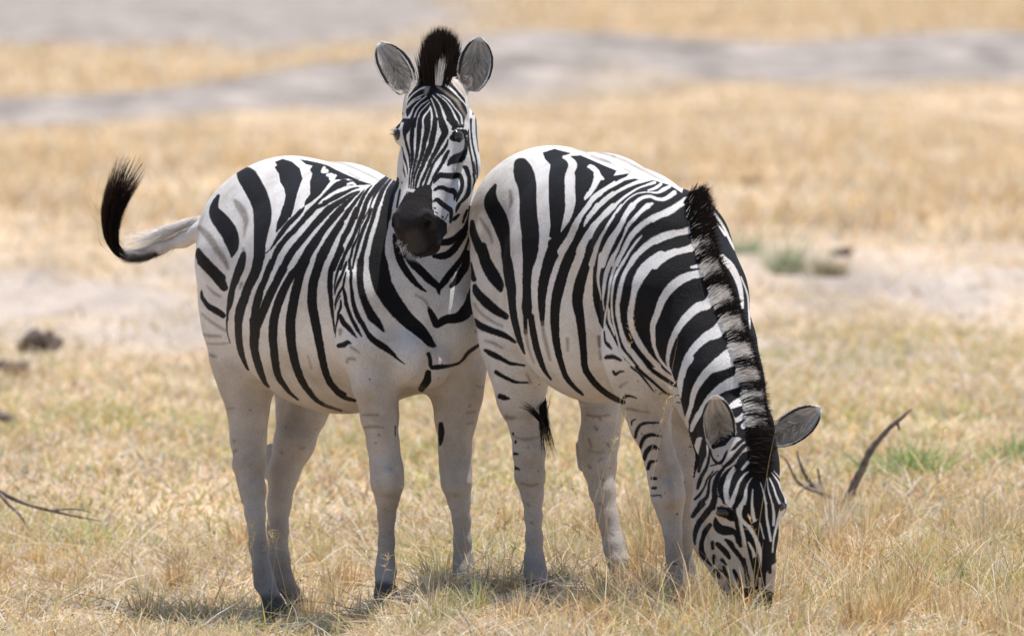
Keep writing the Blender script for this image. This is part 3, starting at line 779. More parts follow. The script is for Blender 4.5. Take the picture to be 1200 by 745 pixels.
ALLG = 'body+hind_near+hind_far+fore_near+fore_far+neck'
STROKES_GRAZE = [
(ALLG, (0, 0, 1), """
#k 636,179 650,174.4 655.7,176.3 668.9,179.6 659,184 668,183 680,182 693.3,187.6 710.2,195 722.9,200.2 719,206 738,203 734,207 746.4,210 757.7,213 765,211 784,216.7 790,220 799,226 803,214 825,212 855,235 880,275 895,320 905,370 915,430 925,480 935,540 850,560 812,560 815,533 806,502 797,467 792.5,451.4 785,430 740.7,430 731.7,421 727,412 721.6,401.7 717,392.7 712.6,385 710,378 706.5,386 702,378 699.4,365.8 695.6,352.6 694.9,328 695.2,314 698,300 696,291 643,290 648.2,280.5 643.5,277.6 645,264.5 643,234 643,207.3 645,193 638.8,186.6"""),
('head', (0, 0, 1), """
#k 795,430 920,430 930,530 885,532 872,516 866,512 858,512 850,522 836,526 815,520 800,480"""),
(ALLG, (530, 160, 5.32), """
k 125,530,18 130,590,40 150,650,48 180,710,60 200,745,62
k 268,305,12 245,360,50 245,420,88 285,500,98 310,570,88 325,640,62 335,720,45 338,745,40
k 430,180,85 447,235,120 467,310,108 472,400,98 475,500,104 487,600,104 485,700,95
g 175,510,16 205,560,26 235,610,20 250,660,12
g 360,340,20 368,400,26 360,440,10"""),
(ALLG, (530, 290, 5.32), """
k 185,0,58 205,80,66 235,140,74 265,190,72 290,230,55 302,265,18
k 330,0,42 332,40,50 345,100,58 355,180,62 368,260,55 372,330,45 380,410,40 395,480,38 415,560,32 435,620,20 450,660,8
k 485,0,95 482,60,80 470,130,55 465,220,48 465,300,48 465,370,58 468,420,48
k 455,440,25 457,530,20
g 457,520,20 470,600,16 490,670,14 510,720,8
k 490,430,36 500,500,38 515,580,38 535,660,35 560,730,30 580,775,20 615,820,10
k 640,-20,80 640,0,78 610,70,70 585,150,60 565,240,55 558,330,42 560,420,28 562,480,14
g 562,470,20 570,540,22 590,620,25 610,700,15
k 760,-20,58 755,0,60 720,80,60 688,170,60 660,270,62 642,370,55 640,460,50 645,560,42 658,640,38 682,730,30 712,810,27 762,870,20 812,915,12
k 868,-20,45 862,0,45 842,80,50 812,170,58 788,260,65 780,340,62 795,430,52 808,530,45 818,640,38 828,750,36 858,805,36 903,860,34 963,910,32 1013,940,30 1065,963,25
k 915,20,25 900,110,30 898,220,40 905,320,50 925,410,45 945,480,20
g 718,570,18 720,640,12
g 915,560,22 920,620,18
k 110,100,22 120,160,34 135,200,28
k 140,240,22 155,280,45 210,340,55 270,390,50 335,430,34
g 135,350,12 180,410,14 250,460,16 310,490,14
k 140,455,26 180,490,40 250,520,38 320,545,34 392,588,14
g 205,580,12 255,595,22 310,625,12
k 205,640,18 250,665,34 310,695,26 370,725,16 450,735,8"""),
(ALLG, (570, 420, 5.32), """
k 90,0,12 150,30,22 240,42,8
k 60,85,24 110,115,22 180,145,18 260,150,8
k 85,235,30 115,245,28 145,250,8
b 125,365,26 150,370,24 180,368,10
k 165,465,12 168,475,10
k 182,515,14 182,525,12
k 175,593,18 195,595,12
k 175,680,22 205,690,10
b 705,375,12 712,380,12
b 640,500,10 655,550,14
b 700,640,8 715,625,12
b 255,100,10 275,150,14
b 260,550,8 262,560,8"""),
(ALLG, (620, 165, A10), """
w 440,205,50 480,215,70 520,255,90 545,305,110 520,380,100 510,460,135 510,560,130 510,680,125 510,745,130
w 740,325,30 775,325,60 840,385,70 855,440,90 920,475,36
w 850,470,90 815,560,70 765,640,55 700,730,24
w 1064,520,35 960,590,40 860,660,50 790,740,52
g 560,95,14 640,120,22 720,140,16
g 780,190,16 900,240,26 1000,270,30
g 780,120,12 900,150,20 1064,200,24"""),
(ALLG, (690, 180, A10), """
w 560,290,46 440,320,38 330,380,45 230,430,45 130,500,50 50,580,45 0,640,35
w 690,335,50 600,360,45 500,400,42 400,450,38 300,510,40 200,590,45 110,670,48 50,740,50
w 820,360,40 730,390,28 620,430,20 520,490,26 420,560,30 320,650,38 230,730,44
w 900,380,36 830,430,36 740,460,18
w 700,482,12 600,500,12 500,560,14 430,630,14 350,735,18
w 1010,410,34 930,450,48 860,485,30 760,482,14 700,482,12
w 1064,490,60 960,560,50 870,570,40 760,535,40 660,555,42 570,620,48 500,700,54 470,745,58
w 790,625,32 730,650,40 670,690,38 620,745,36
g 150,60,14 260,110,20 330,150,14
g 300,30,20 450,90,26 560,150,30 700,220,24 850,300,20 950,340,12
g 440,190,10 520,230,14"""),
(ALLG, (620, 225, A10), """
w 510,0,130 515,120,128 500,230,108 470,330,90 430,420,50 400,490,16
w 745,25,66 700,75,28
w 890,10,70 800,80,60 730,180,65 660,270,60 600,370,75 550,480,90 500,590,90 430,700,100 400,745,95
w 1050,20,60 950,90,55 860,180,55 770,280,50 710,370,40 682,430,12
w 1064,170,60 980,260,55 900,330,60 820,410,75 760,500,85 700,600,90 650,700,100 635,745,98
w 1060,300,22 1000,390,25 930,500,28 870,610,40 830,700,48 825,745,50
w 1064,540,80 1010,620,90 960,745,100"""),
(ALLG, (690, 240, A10), """
w 110,10,70 50,90,60 0,150,60
w 300,10,55 200,100,50 120,200,65 50,290,80 0,390,90
w 405,0,22 330,100,24 260,210,28 200,320,34 150,410,40 110,510,45 70,620,60 35,745,75
w 545,10,80 470,110,60 410,230,65 340,350,75 270,470,90 210,590,95 165,745,90
w 740,10,70 650,80,50 570,170,50 490,260,40 450,350,26 410,440,22 360,550,35 310,650,50 285,745,52
w 1064,60,60 960,110,70 850,140,75 740,200,75 640,270,70 560,350,70 490,450,65 440,550,60 390,650,48 350,745,42
w 662,385,12 610,440,30 550,520,28 490,610,28 430,720,30 420,745,30
w 1064,350,75 950,380,80 840,430,85 730,500,80 640,580,70 570,660,65 520,745,60
w 1064,590,90 960,640,100 870,700,110 820,745,120"""),
(ALLG, (690, 300, A10), """
w 170,0,98 130,150,50 115,250,38 120,350,30 140,450,18 155,540,8
w 305,0,50 255,110,55 215,230,55 195,330,45 185,430,38 175,520,22 180,600,14 190,680,12
w 385,10,46 330,110,42 295,210,36 265,330,32 250,440,28 240,540,25 225,640,22 205,745,20
w 470,10,32 400,120,36 345,220,36 310,320,30 295,420,28 285,520,25 285,620,25 290,745,22
w 580,0,65 510,110,60 460,190,50 420,290,55 395,390,55 375,490,58 360,590,50 355,680,45 358,745,45
w 240,640,14 250,745,20
w 900,0,130 780,80,130 690,170,140 630,270,130 590,360,105 565,450,72 545,560,70 530,660,70 520,745,65"""),
(ALLG, (690, 360, 8.867), """
w 175,60,20 165,150,18 160,250,14 155,330,10
w 205,30,26 212,130,28 240,210,26 270,290,12
w 235,0,18 245,100,18 265,200,18 290,290,18 310,370,20 330,440,30 380,510,38 450,590,33 520,660,28
w 300,0,45 305,100,42 325,200,42 355,310,50 400,410,60 470,500,60 550,600,60 605,665,60
w 435,0,55 430,100,58 450,220,60 500,330,62 560,430,58 640,530,52 720,610,55 760,645,50
k 160,250,15 170,350,25 200,390,38 235,430,18
k 175,525,30 200,515,40 260,515,42 330,550,24
b 100,300,16 110,400,22
b 115,450,20 125,530,28
b 270,690,20 330,665,22"""),
(ALLG, (700, 430, 8.867), """
k 350,0,20 430,60,22 500,140,20 560,220,14 590,260,6
k 405,0,32 470,60,32 540,120,30 620,190,26 700,260,22 760,290,14 850,295,8
k 530,-5,36 600,55,40 680,110,40 760,160,35 815,195,28
k 672,-5,26 720,40,22 765,78,14
k 830,365,14 860,370,12
k 165,45,24 190,75,30 230,50,22 270,45,18
b 240,205,32 260,185,22 310,155,12
k 275,320,26 310,300,30 360,305,20 410,325,6
b 295,430,22 350,435,26 430,455,18 540,468,8
k 355,600,14 360,560,20 400,540,10"""),
('hind_far', (0, 0, 1), """
b 688,486,2 700,488,2.5 714,486,1.5
b 697,500,3 699,503,3
b 712,520,2.5 714,523,2
g 690,527,1.5 700,530,2.2 708,529,1
b 690,545,2.5 693,548,2
b 704,560,2 707,562,2
b 703,590,2.5 705,592,2
b 716,625,2 719,627,2"""),
('hind_near', (0, 0, 1), """
g 604,512,2.5 616,515,3 630,512,1.5
g 612,566,2 622,569,2.5 630,567,1.5
b 618,590,2 620,592,2
b 622,612,2 624,613,2
"""),
('fore_near', (740, 430, 4.383), """
k 20,360,14 30,320,16 60,290,14 140,285,6
k 45,415,14 60,370,20 95,348,20 150,355,8
k 65,470,20 80,430,24 110,408,22 140,420,8
k 85,520,18 95,490,20 130,480,8
k 105,570,14 125,572,16
k 105,620,12 125,620,14
k 100,660,8 150,657,7"""),
(ALLG, (690, 300, 5.323), """
w 720,60,44 720,100,50 640,120,50 570,150,58 510,200,55 460,270,48 430,350,42 400,430,36 400,500,30 410,570,22 440,640,18 480,690,14 510,720,6
w 690,62,28 640,70,16
w 745,0,40 740,40,50 730,100,60
w 780,240,60 740,300,60 680,320,60 620,370,52 570,430,45 530,500,38 505,570,32 492,640,24 498,710,12
w 850,400,60 800,470,78 740,500,60 680,550,50 630,610,42 600,670,38 585,745,38
w 900,600,80 840,640,70 770,690,52 720,745,50
w 830,10,42 890,70,45 930,150,38 950,230,28 960,320,18
w 950,130,8 990,240,10 1000,350,12 1005,450,10"""),
(ALLG, (690, 180, 5.323), """
w 605,290,40 540,335,38 470,370,36 400,410,36
w 640,420,36 640,470,45 560,495,36 480,520,36 420,548,36
w 700,500,44 675,570,55 600,600,40 520,620,42 450,650,40 390,690,45
w 640,350,12 635,420,18
w 740,325,12 830,440,16 880,540,16 910,600,10"""),
(ALLG + '+head', (790, 420, 8.867), """
w 160,0,88 110,80,72 75,180,60 60,280,58 65,380,25 70,410,8
w 620,-20,180 500,60,120 380,110,90 300,190,80 240,280,70 200,370,60 180,470,50 155,560,45 130,640,45 145,720,18
w 760,190,150 640,240,130 520,290,100 420,360,75 350,430,60 300,510,55 250,590,60 200,680,50 180,745,35
w 800,400,110 700,440,90 620,480,70 570,510,40
w 800,520,66 720,590,56 650,640,50 600,610,18
w 790,650,80 720,700,56"""),
('head+neck', (810, 510, 8.867), """
#k 560,20 600,-40 660,-60 980,-60 980,250 1000,430 960,430 1010,560 1000,640 985,760 380,760 400,650 380,560 400,470 440,400 500,300 540,200 640,180 650,60
w 90,60,86 60,150,70 50,230,40
k 150,60,80 120,180,75 95,280,50 80,370,25
w 165,100,16 172,200,16
k 190,110,10 185,230,22 160,330,32 110,420,38 80,500,40 65,550,25
k 195,140,18 220,230,22 270,285,30 320,270,32 360,190,24 375,155,10
k 200,315,14 260,300,18
k 230,370,12 170,450,20 140,530,18 90,610,28 40,660,28
k 270,370,12 210,430,20 185,500,26 180,560,28 160,640,36 100,700,46 80,745,48
k 330,350,30 290,400,44 255,480,48 242,560,50 245,640,58 220,745,66
k 590,20,28 510,70,34 450,130,28 415,155,12
k 640,90,30 560,100,38 480,190,48 420,260,42 340,330,34
k 600,190,60 540,220,60 480,310,50 420,350,40 365,410,66 315,490,66 305,570,56 320,620,44 350,690,44
w 640,230,36 580,290,32 530,350,26
w 440,335,24 400,420,54 370,520,60 360,610,48 370,690,40
w 620,370,12 560,400,20 500,480,28 470,560,35 440,640,45 410,720,58
w 650,420,8 600,480,12 570,560,25 560,650,40 520,745,68
w 640,560,10 635,640,16 630,745,26
w 720,490,8 750,580,14 770,680,22 790,745,28
w 790,440,8 800,560,12 830,660,14 845,745,18
w 800,420,10 850,520,16 890,640,20 940,745,38
w 820,370,10 900,470,16 940,560,24 980,640,26 985,700,18
w 860,370,8 930,450,12 990,530,14 1005,600,12
k 285,628,16 320,648,24"""),
('head', (805, 590, 8.867), """
#k 590,10 1000,0 985,100 960,300 940,600 880,640 800,760 700,760 640,520 600,330 565,230 560,100
k 170,0,48 100,70,55 60,130,42
k 270,10,60 210,90,65 140,180,60 95,270,50 80,370,34 85,420,14
k 240,220,46 190,290,55 165,360,45 150,430,50 160,520,60 210,590,40 250,640,18
d 350,60,80 420,100,120 480,140,90 510,160,40
k 500,30,60 512,160,40 530,280,42 560,400,26
k 295,150,26 310,220,76 360,270,96 440,280,86 500,300,48 535,390,48 560,440,30
k 265,400,36 268,460,36
k 320,420,50 400,500,58 440,560,36
k 400,370,24 450,410,54 490,470,48 560,560,44 600,640,46 620,720,40 640,800,40
k 280,540,36 280,620,28
k 360,580,34 410,630,28
k 300,690,36 370,700,28
w 540,60,56 545,110,50 570,170,42 640,240,40 700,330,40 740,430,45 770,560,34 790,680,24
w 675,0,24 685,100,38 700,170,36
w 820,0,18 830,150,24 850,260,28 870,380,24
w 890,0,20 905,120,28 900,220,24
w 990,60,56 950,180,38 920,280,24 900,380,20 890,500,16
w 560,200,18 590,330,24 610,430,18
w 640,400,18 690,500,33 710,620,38
w 760,200,10 800,360,12"""),
('head', (0, 0, 1), """
k 872,655,4 874,668,4 876,684,5
k 885,655,5 886,672,5 887,690,5
k 895,650,4 895,668,5 895,688,5
k 860,668,4 866,682,5 869,696,5
k 848,664,4 853,678,5 858,690,5
k 838,668,5 843,676,4
k 903,650,4 902,670,4
m 852,704,16 866,704,26 882,706,36 898,702,22
m 862,718,24 884,722,30"""),
(ALLG, (790, 210, A10), """
w 420,320,26 480,390,22 560,500,20 620,600,18 660,700,12
w 540,560,12 600,640,26 640,700,26"""),
]

# ---------------------------------------------------------------- build the animals
def paint(V, N_, names, lab, strokes, base_fn):
    U, W = map_uv(V)
    nz = (vnoise(V, 300) - .5) * .9 + (vnoise(V, 110) - .5) * .5
    C = base_fn(V, U, W, names, lab)
    for groups, (ox, oy, sc), txt in strokes:
        gi = np.isin(lab, [names.index(g) for g in groups.split('+')])
        ids = np.where(gi)[0]
        if not len(ids): continue
        u, w, j = U[ids], W[ids], nz[ids]
        for key, A in parse(txt):
            A = A.copy()
            if key[0] == '#':
                px = ox + A[:, 0] / sc; py = oy + A[:, 1] / sc
                uu, ww = u + j * .5, w + j * .5
                ins = np.zeros(len(u), bool)
                for a in range(len(px)):
                    b = a - 1
                    cr = ((py[a] > ww) != (py[b] > ww)) & (uu < (px[b] - px[a]) * (ww - py[a]) / (py[b] - py[a] + 1e-9) + px[a])
                    ins ^= cr
                C[ids[ins]] = COL[key[1]]
                continue
            A[:, 0] = ox + A[:, 0] / sc; A[:, 1] = oy + A[:, 1] / sc; A[:, 2] /= sc
            soft = 0.6 if key in 'kwmd' else (2.2 if key != 'h' else 5.0)
            jj = j if key in 'kw' else j * 2.2
            m, cov = stroke_cov(A, u, w, soft, jj, {'k': .30 if groups == 'head' else .60, 'w': -.12}.get(key, 0))
            if key in 'bgt': cov = cov * np.clip(0.75 + j[m] * .5, 0, 1)
            t = ids[m]
            C[t] += (np.array(COL[key]) - C[t]) * cov[:, None]
    return C

def base_coat(leg_from, leg_to, hoof_lines, speck=.955):
    def f(V, U, W, names, lab):
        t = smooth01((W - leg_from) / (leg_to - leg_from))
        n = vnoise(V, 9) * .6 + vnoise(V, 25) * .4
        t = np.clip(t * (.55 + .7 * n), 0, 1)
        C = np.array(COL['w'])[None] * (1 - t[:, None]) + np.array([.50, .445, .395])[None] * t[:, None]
        C = C * (0.94 + 0.1 * vnoise(V, 40))[:, None]
        dark = np.zeros(len(V))
        for g, (v0, v1) in hoof_lines.items():
            m = lab == names.index(g)
            dark[m] = smooth01((W[m] - v0) / (v1 - v0))
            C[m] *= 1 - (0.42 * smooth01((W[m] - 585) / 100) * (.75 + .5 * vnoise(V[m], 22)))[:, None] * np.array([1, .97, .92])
        C = C * (1 - dark[:, None]) + np.array([.085, .078, .075])[None] * dark[:, None]
        # tiny dark ticks of mud on the legs
        sp = (vnoise(V, 75) > speck) & (W > 440)
        C[sp] *= .35
        return C
    return f

def ear_mesh(base, tip, width, face, bend, d0, d1, cup=.55, n=26, m=17):
    """a cupped ear: inner skin, outer skin and rim in one closed sheet; returns verts, quads, colours"""
    b = P(base[0], base[1], d0); t = P(tip[0], tip[1], d1)
    ax = t - b
    f = np.array(face, float); f -= ax * (f @ ax) / (ax @ ax); f /= np.linalg.norm(f)
    sd = np.cross(ax, f); sd /= np.linalg.norm(sd)
    w = RAD(width / 2, d0)
    vs, cs = [], []
    prof = np.interp(np.linspace(0, 1, n), [0, .12, .3, .5, .68, .82, .92, 1.0], [.50, .76, .97, 1.0, .90, .68, .42, .10])
    for layer in (0, 1):
        for i in range(n):
            s = i / (n - 1)
            for j in range(m):
                q = -1 + 2 * j / (m - 1)
                ww = w * prof[i]
                c = b + ax * s + sd * (ww * math.sin(q * 1.35) / math.sin(1.35)) + sd * bend * RAD(1, d0) * math.sin(s * math.pi)
                depth = cup * w * (prof[i] ** 1.0) * (1.15 - .5 * s)
                c = c - f * depth * math.cos(q * 1.35)
                nn = -(f * math.cos(q * 1.3) ) - sd * math.sin(q * 1.3) * -1
                if layer: c = c - f * .006 * math.cos(q * 1.3) + sd * .006 * math.sin(q * 1.3)
                vs.append(c)
                e = abs(q)
                if layer == 0:
                    inner = np.array([.54, .50, .46])
                    ridge = .5 + .5 * math.sin(q * 14 + s * 7)
                    col = inner * (.62 + .5 * ridge * (1 - s * .3))
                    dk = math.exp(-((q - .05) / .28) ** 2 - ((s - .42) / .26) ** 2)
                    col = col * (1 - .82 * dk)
                    if e > .86 and s > .25: col = np.array([.03, .028, .028])
                    if s > .93: col = np.array([.75, .73, .70])
                else:
                    col = np.array([.70, .68, .66])
                    if .45 < s < .85 or e > .85: col = np.array([.03, .03, .03])
                    if s > .9: col = np.array([.78, .77, .75])
                cs.append(col)
    def I(l, i, j): return l * n * m + i * m + j
    qs = []
    for i in range(n - 1):
        for j in range(m - 1):
            qs.append((I(0, i, j), I(0, i, j + 1), I(0, i + 1, j + 1), I(0, i + 1, j)))
            qs.append((I(1, i, j), I(1, i + 1, j), I(1, i + 1, j + 1), I(1, i, j + 1)))
        for j in (0, m - 1):
            q = (I(0, i, j), I(0, i + 1, j), I(1, i + 1, j), I(1, i, j))
            qs.append(q if j == 0 else q[::-1])
    for j in range(m - 1):
        qs.append((I(0, n - 1, j), I(0, n - 1, j + 1), I(1, n - 1, j + 1), I(1, n - 1, j)))
    ring = dict(b=b, ax=ax, sd=sd, f=f, w=w, prof=prof)
    return np.array(vs), np.array(qs), np.array(cs), ring

def strands(name, roots, dirs, lens, width, cols, bend=None, mat=None, parent=None, seg=4, tipcol=None, rg=None, as_mesh=False):
    """many tapered hairs / blades in one mesh. dirs unit, bend = vector added quadratically"""
    rg = rg or rng
    n = len(roots)
    roots = np.asarray(roots, float); dirs = np.asarray(dirs, float)
    lens = np.broadcast_to(lens, n)[:, None]; width = np.broadcast_to(width, n)[:, None]
    bend = np.zeros((n, 3)) if bend is None else np.asarray(bend, float)
    side = np.cross(dirs, rg.normal(size=(n, 3)) * [.5, 1.0, .5] + [0, 1.0, 0])
    side /= np.linalg.norm(side, axis=1)[:, None] + 1e-9
    cols = np.asarray(cols, float)
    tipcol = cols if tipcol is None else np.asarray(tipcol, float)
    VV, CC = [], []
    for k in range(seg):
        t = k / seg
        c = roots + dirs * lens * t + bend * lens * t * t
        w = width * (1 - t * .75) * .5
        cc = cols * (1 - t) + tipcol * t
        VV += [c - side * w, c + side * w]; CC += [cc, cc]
    VV.append(roots + dirs * lens + bend * lens); CC.append(tipcol * np.ones((n, 3)))
    V = np.stack(VV, 1).reshape(-1, 3); C = np.stack([np.broadcast_to(c, (n, 3)) for c in CC], 1).reshape(-1, 3)
    st = 2 * seg + 1
    b0 = np.arange(n) * st
    qs = [np.stack([b0 + 2 * k, b0 + 2 * k + 1, b0 + 2 * k + 3, b0 + 2 * k + 2], 1) for k in range(seg - 1)]
    Q = np.concatenate(qs); Tn = np.stack([b0 + 2 * seg - 2, b0 + 2 * seg - 1, b0 + 2 * seg], 1)
    if as_mesh: return V, Q, Tn, C
    me = mesh_np(name, V, Q, Tn, [mat], True, C)
    return link(bpy.data.objects.new(name, me), parent)

def build_zebra(shape, strokes, base_fn, ears, label, level=1):
    prims, subs = shape
    V, Q = build_implicit(prims, subs)
    V, Q = subsurf(V, Q, level)
    names, lab = vertex_groups_of(prims, V)
    V, Q, lab = refine(V, Q, names, lab)
    C = paint(V, None, names, lab, strokes, base_fn)
    rings = []
    for e in ears:
        v, q, c, ring = ear_mesh(*e)
        Q = np.concatenate([Q, q + len(V)]); V = np.concatenate([V, v]); C = np.concatenate([C, c])
        rings.append(ring)
    me = mesh_np("zebra", V, Q, None, [FUR], True, C)
    o = link(bpy.data.objects.new("zebra", me))
    tag(o, label, "zebra", "zebras standing in the dry grass")
    print("zebra", len(V), "verts", round(time.time() - T0, 1), "s")
    return o, rings

def hide_surface_point(o, u, v):
    """first point of the animal's surface met on the line of sight through map position (u,v)"""
    a = Vector(CAM); b = Vector(P(u, v, 3.0))
    ok, loc, nrm, _ = o.ray_cast(a, (b - a).normalized())
    return (np.array(loc), np.array(nrm)) if ok else (None, None)

def eye(parent, u, v, r, sink, sx=1.0, sy=1.0):
    loc, nrm = hide_surface_point(parent, u, v)
    R_ = RAD(r, 0)
    c = loc - nrm * R_ * sink
    me = bpy.data.meshes.new("eye")
    import bmesh
    bm = bmesh.new(); bmesh.ops.create_uvsphere(bm, u_segments=24, v_segments=16, radius=R_)
    for vv in bm.verts: vv.co.x *= sx; vv.co.z *= sy
    bm.to_mesh(me); bm.free()
    me.polygons.foreach_set("use_smooth", [True] * len(me.polygons))
    me.materials.append(EYE)
    e = link(bpy.data.objects.new("eye", me), parent); e.location = c
    return e

def ear_fringe(rings, parent, rg):
    R0, D0, L0, W0, C0, B0 = [], [], [], [], [], []
    for r in rings:
        n = len(r['prof'])
        for _ in range(1500):
            s = rg.uniform(.05, 1.0); sg = rg.choice([-1, 1])
            pr = np.interp(s, np.linspace(0, 1, n), r['prof'])
            c = r['b'] + r['ax'] * s + r['sd'] * sg * r['w'] * pr - r['f'] * .55 * r['w'] * pr * .25
            ax = r['ax'] / np.linalg.norm(r['ax'])
            d = ax * (.6 + s) + r['sd'] * sg * .7 * (1 - s * .5) - r['f'] * .3 + rg.normal(size=3) * .25
            R0.append(c); D0.append(d / np.linalg.norm(d)); L0.append(rg.uniform(.004, .010)); W0.append(.0011)
            C0.append([.8, .78, .75])
        for _ in range(700):     # long soft hair inside the cup
            s = rg.uniform(.08, .6); q = rg.uniform(-.9, .9)
            pr = np.interp(s, np.linspace(0, 1, n), r['prof'])
            c = r['b'] + r['ax'] * s + r['sd'] * r['w'] * pr * q - r['f'] * .5 * r['w'] * math.cos(q * 1.35)
            ax = r['ax'] / np.linalg.norm(r['ax'])
            d = ax * .8 - r['sd'] * q * .9 + r['f'] * .3 + rg.normal(size=3) * .2
            g = rg.uniform(.25, .62)
            R0.append(c); D0.append(d / np.linalg.norm(d)); L0.append(rg.uniform(.015, .04)); W0.append(.0014)
            C0.append([g, g * .95, g * .88])
    strands("ear_hair", R0, D0, np.array(L0), np.array(W0), C0, mat=HAIR, parent=parent, seg=3, rg=rg)

rg1 = np.random.default_rng(11)
ears1 = [((477, 106), (445, 50), 36, (0.25, -1, .25), 3, .17, .22),
         ((550, 105), (562, 44), 37, (-.15, -1, .2), 1.5, .20, .24)]
zebra1, rings1 = build_zebra(shape_watching(), STROKES_WATCH,
    base_coat(380, 480, {'hind_near': (692, 702), 'hind_far': (692, 706), 'fore_near': (676, 686), 'fore_far': (680, 690)}),
    ears1, "zebra standing with its head up and facing us, dark tail swung out at the left")
ears2 = [((847, 531), (838, 464), 36, (-.15, -1, .1), -1, -1.02, -1.05),
         ((906, 515), (962, 479), 33, (-.15, -1, -.15), 1, -.86, -.80)]
zebra2, rings2 = build_zebra(shape_grazing(), STROKES_GRAZE,
    base_coat(400, 520, {'hind_near': (676, 688), 'hind_far': (690, 702), 'fore_near': (700, 714), 'fore_far': (700, 712)}, .93),
    ears2, "zebra grazing with its head lowered to the ground beside the one looking up")
ear_fringe(rings1, zebra1, rg1)
ear_fringe(rings2, zebra2, rg1)
eye(zebra1, 538.5, 160, 10.5, .62, 1.0, .85)
eye(zebra1, 465, 158, 9, .70, .9, .9)
eye(zebra2, 846, 602, 11, .70, 1.0, .6)
eye(zebra2, 916, 594, 9, .62, 1, .7)

# ---------------------------------------------------------------- manes and tails
def spline(pts, k=40):
    A = np.array(pts, float)
    out = []
    Q = np.vstack([2 * A[0] - A[1], A, 2 * A[-1] - A[-2]])
    n = len(A) - 1
    for t in np.linspace(0, n - 1e-6, k):
        i = int(t); f = t - i
        p0, p1, p2, p3 = Q[i], Q[i + 1], Q[i + 2], Q[i + 3]
        out.append(0.5 * ((2 * p1) + (-p0 + p2) * f + (2 * p0 - 5 * p1 + 4 * p2 - p3) * f * f + (-p0 + 3 * p1 - 3 * p2 + p3) * f ** 3))
    return np.array(out)

def path_hair(path, n, s0, s1, spread, rg, colf, width=.0016, seg=9, wob=.004):
    """hairs that run along a path: s0/s1 = ranges for start and end, spread(s) = bundle radius"""
    K = len(path); ts = np.linspace(0, 1, K)
    V, Q, C = [], [], []
    off = rg.normal(size=(n, 3)) * [1, .7, 1]
    off /= np.maximum(1, np.linalg.norm(off, axis=1))[:, None] * 1.0
    a = rg.uniform(*s0, n); b = rg.uniform(*s1, n)
    ph = rg.uniform(0, 6, (n, 3)); fr = rg.uniform(3, 8, n)
    side = rg.normal(size=(n, 3)) * [1, .4, 1]; side /= np.linalg.norm(side, axis=1)[:, None]
    pts = []
    for k in range(seg + 1):
        f = k / seg
        s = a + (b - a) * f
        c = np.stack([np.interp(s, ts, path[:, i]) for i in range(3)], 1)
        c = c + off * (spread(s) * (.35 + .65 * f))[:, None] + np.sin(ph + f * fr[:, None]) * wob * f
        pts.append((c, s, f))
    for k in range(seg + 1):
        c, s, f = pts[k]
        nx = pts[min(k + 1, seg)][0] - pts[max(k - 1, 0)][0]
        sd = np.cross(nx, side); sd /= np.linalg.norm(sd, axis=1)[:, None] + 1e-9
        w = width * (1 - .8 * f) * .5
        V += [c - sd * w, c + sd * w]
        cc = colf(s, f, off, rg)
        C += [cc, cc]
    st = 2 * (seg + 1)
    V = np.stack(V, 1).reshape(-1, 3); C = np.stack(C, 1).reshape(-1, 3)
    b0 = np.arange(n) * st
    Q = np.concatenate([np.stack([b0 + 2 * k, b0 + 2 * k + 1, b0 + 2 * k + 3, b0 + 2 * k + 2], 1) for k in range(seg)])
    return V, Q, C

def hair_object(name, parts, parent):
    V, Q, C, off = [], [], [], 0
    for v, q, c in parts:
        V.append(v); Q.append(q + off); C.append(c); off += len(v)
    me = mesh_np(name, np.concatenate(V), np.concatenate(Q), None, [HAIR], True, np.concatenate(C))
    return link(bpy.data.objects.new(name, me), parent)

def tone(base, rg, n): return np.array(base)[None] * rg.uniform(.6, 1.5, (n, 1))

# tail of the watching zebra: pale haired root, black tuft swung up
tp = spline([P(*q) for q in [(226, 272, 1.33), (196, 287, 1.34), (166, 299, 1.33), (143, 298, 1.31), (131, 280, 1.29), (131, 252, 1.27), (139, 225, 1.26), (152, 196, 1.25)]], 60)
blk = (.010, .008, .008)
def c_tuft(s, f, off, rg):
    c = tone(blk, rg, len(s))
    br = np.clip((s - .55) * 1.6, 0, 1)[:, None] * np.clip(off[:, 0:1] * -1 + .2, 0, 1)
    return c + br * np.array([.10, .05, .03])
def c_pale(s, f, off, rg):
    up = np.clip(off[:, 2:3] * 2 + .55, 0, 1)
    return tone((.70, .68, .66), rg, len(s)) * up + tone((.10, .09, .085), rg, len(s)) * (1 - up)
tail1 = [path_hair(tp, 2600, (.28, .62), (.70, 1.0), lambda s: .024 + .030 * np.clip((s - .5) * 2, 0, 1), rg1, c_tuft, .0026),
         path_hair(tp, 700, (.30, .5), (.55, .80), lambda s: .02 + 0 * s, rg1, c_tuft, .0022),
         path_hair(tp, 26, (.45, .6), (.75, .98), lambda s: .05 + .05 * s, rg1, c_tuft, .0014, wob=.014),
         path_hair(tp, 1700, (.0, .26), (.18, .46), lambda s: .030 - .022 * s, rg1, c_pale, .0018, wob=.006)]
fl = spline([P(*q) for q in [(236, 255, 1.33), (205, 268, 1.33), (175, 280, 1.33), (140, 284, 1.32)]], 40)
tail1.append(path_hair(fl, 700, (.0, .5), (.35, 1.0), lambda s: .026 + 0 * s, rg1, lambda s, f, o, r: tone((.78, .76, .74), r, len(s)), .0014, wob=.012))
hair_object("tail_hair", tail1, zebra1)

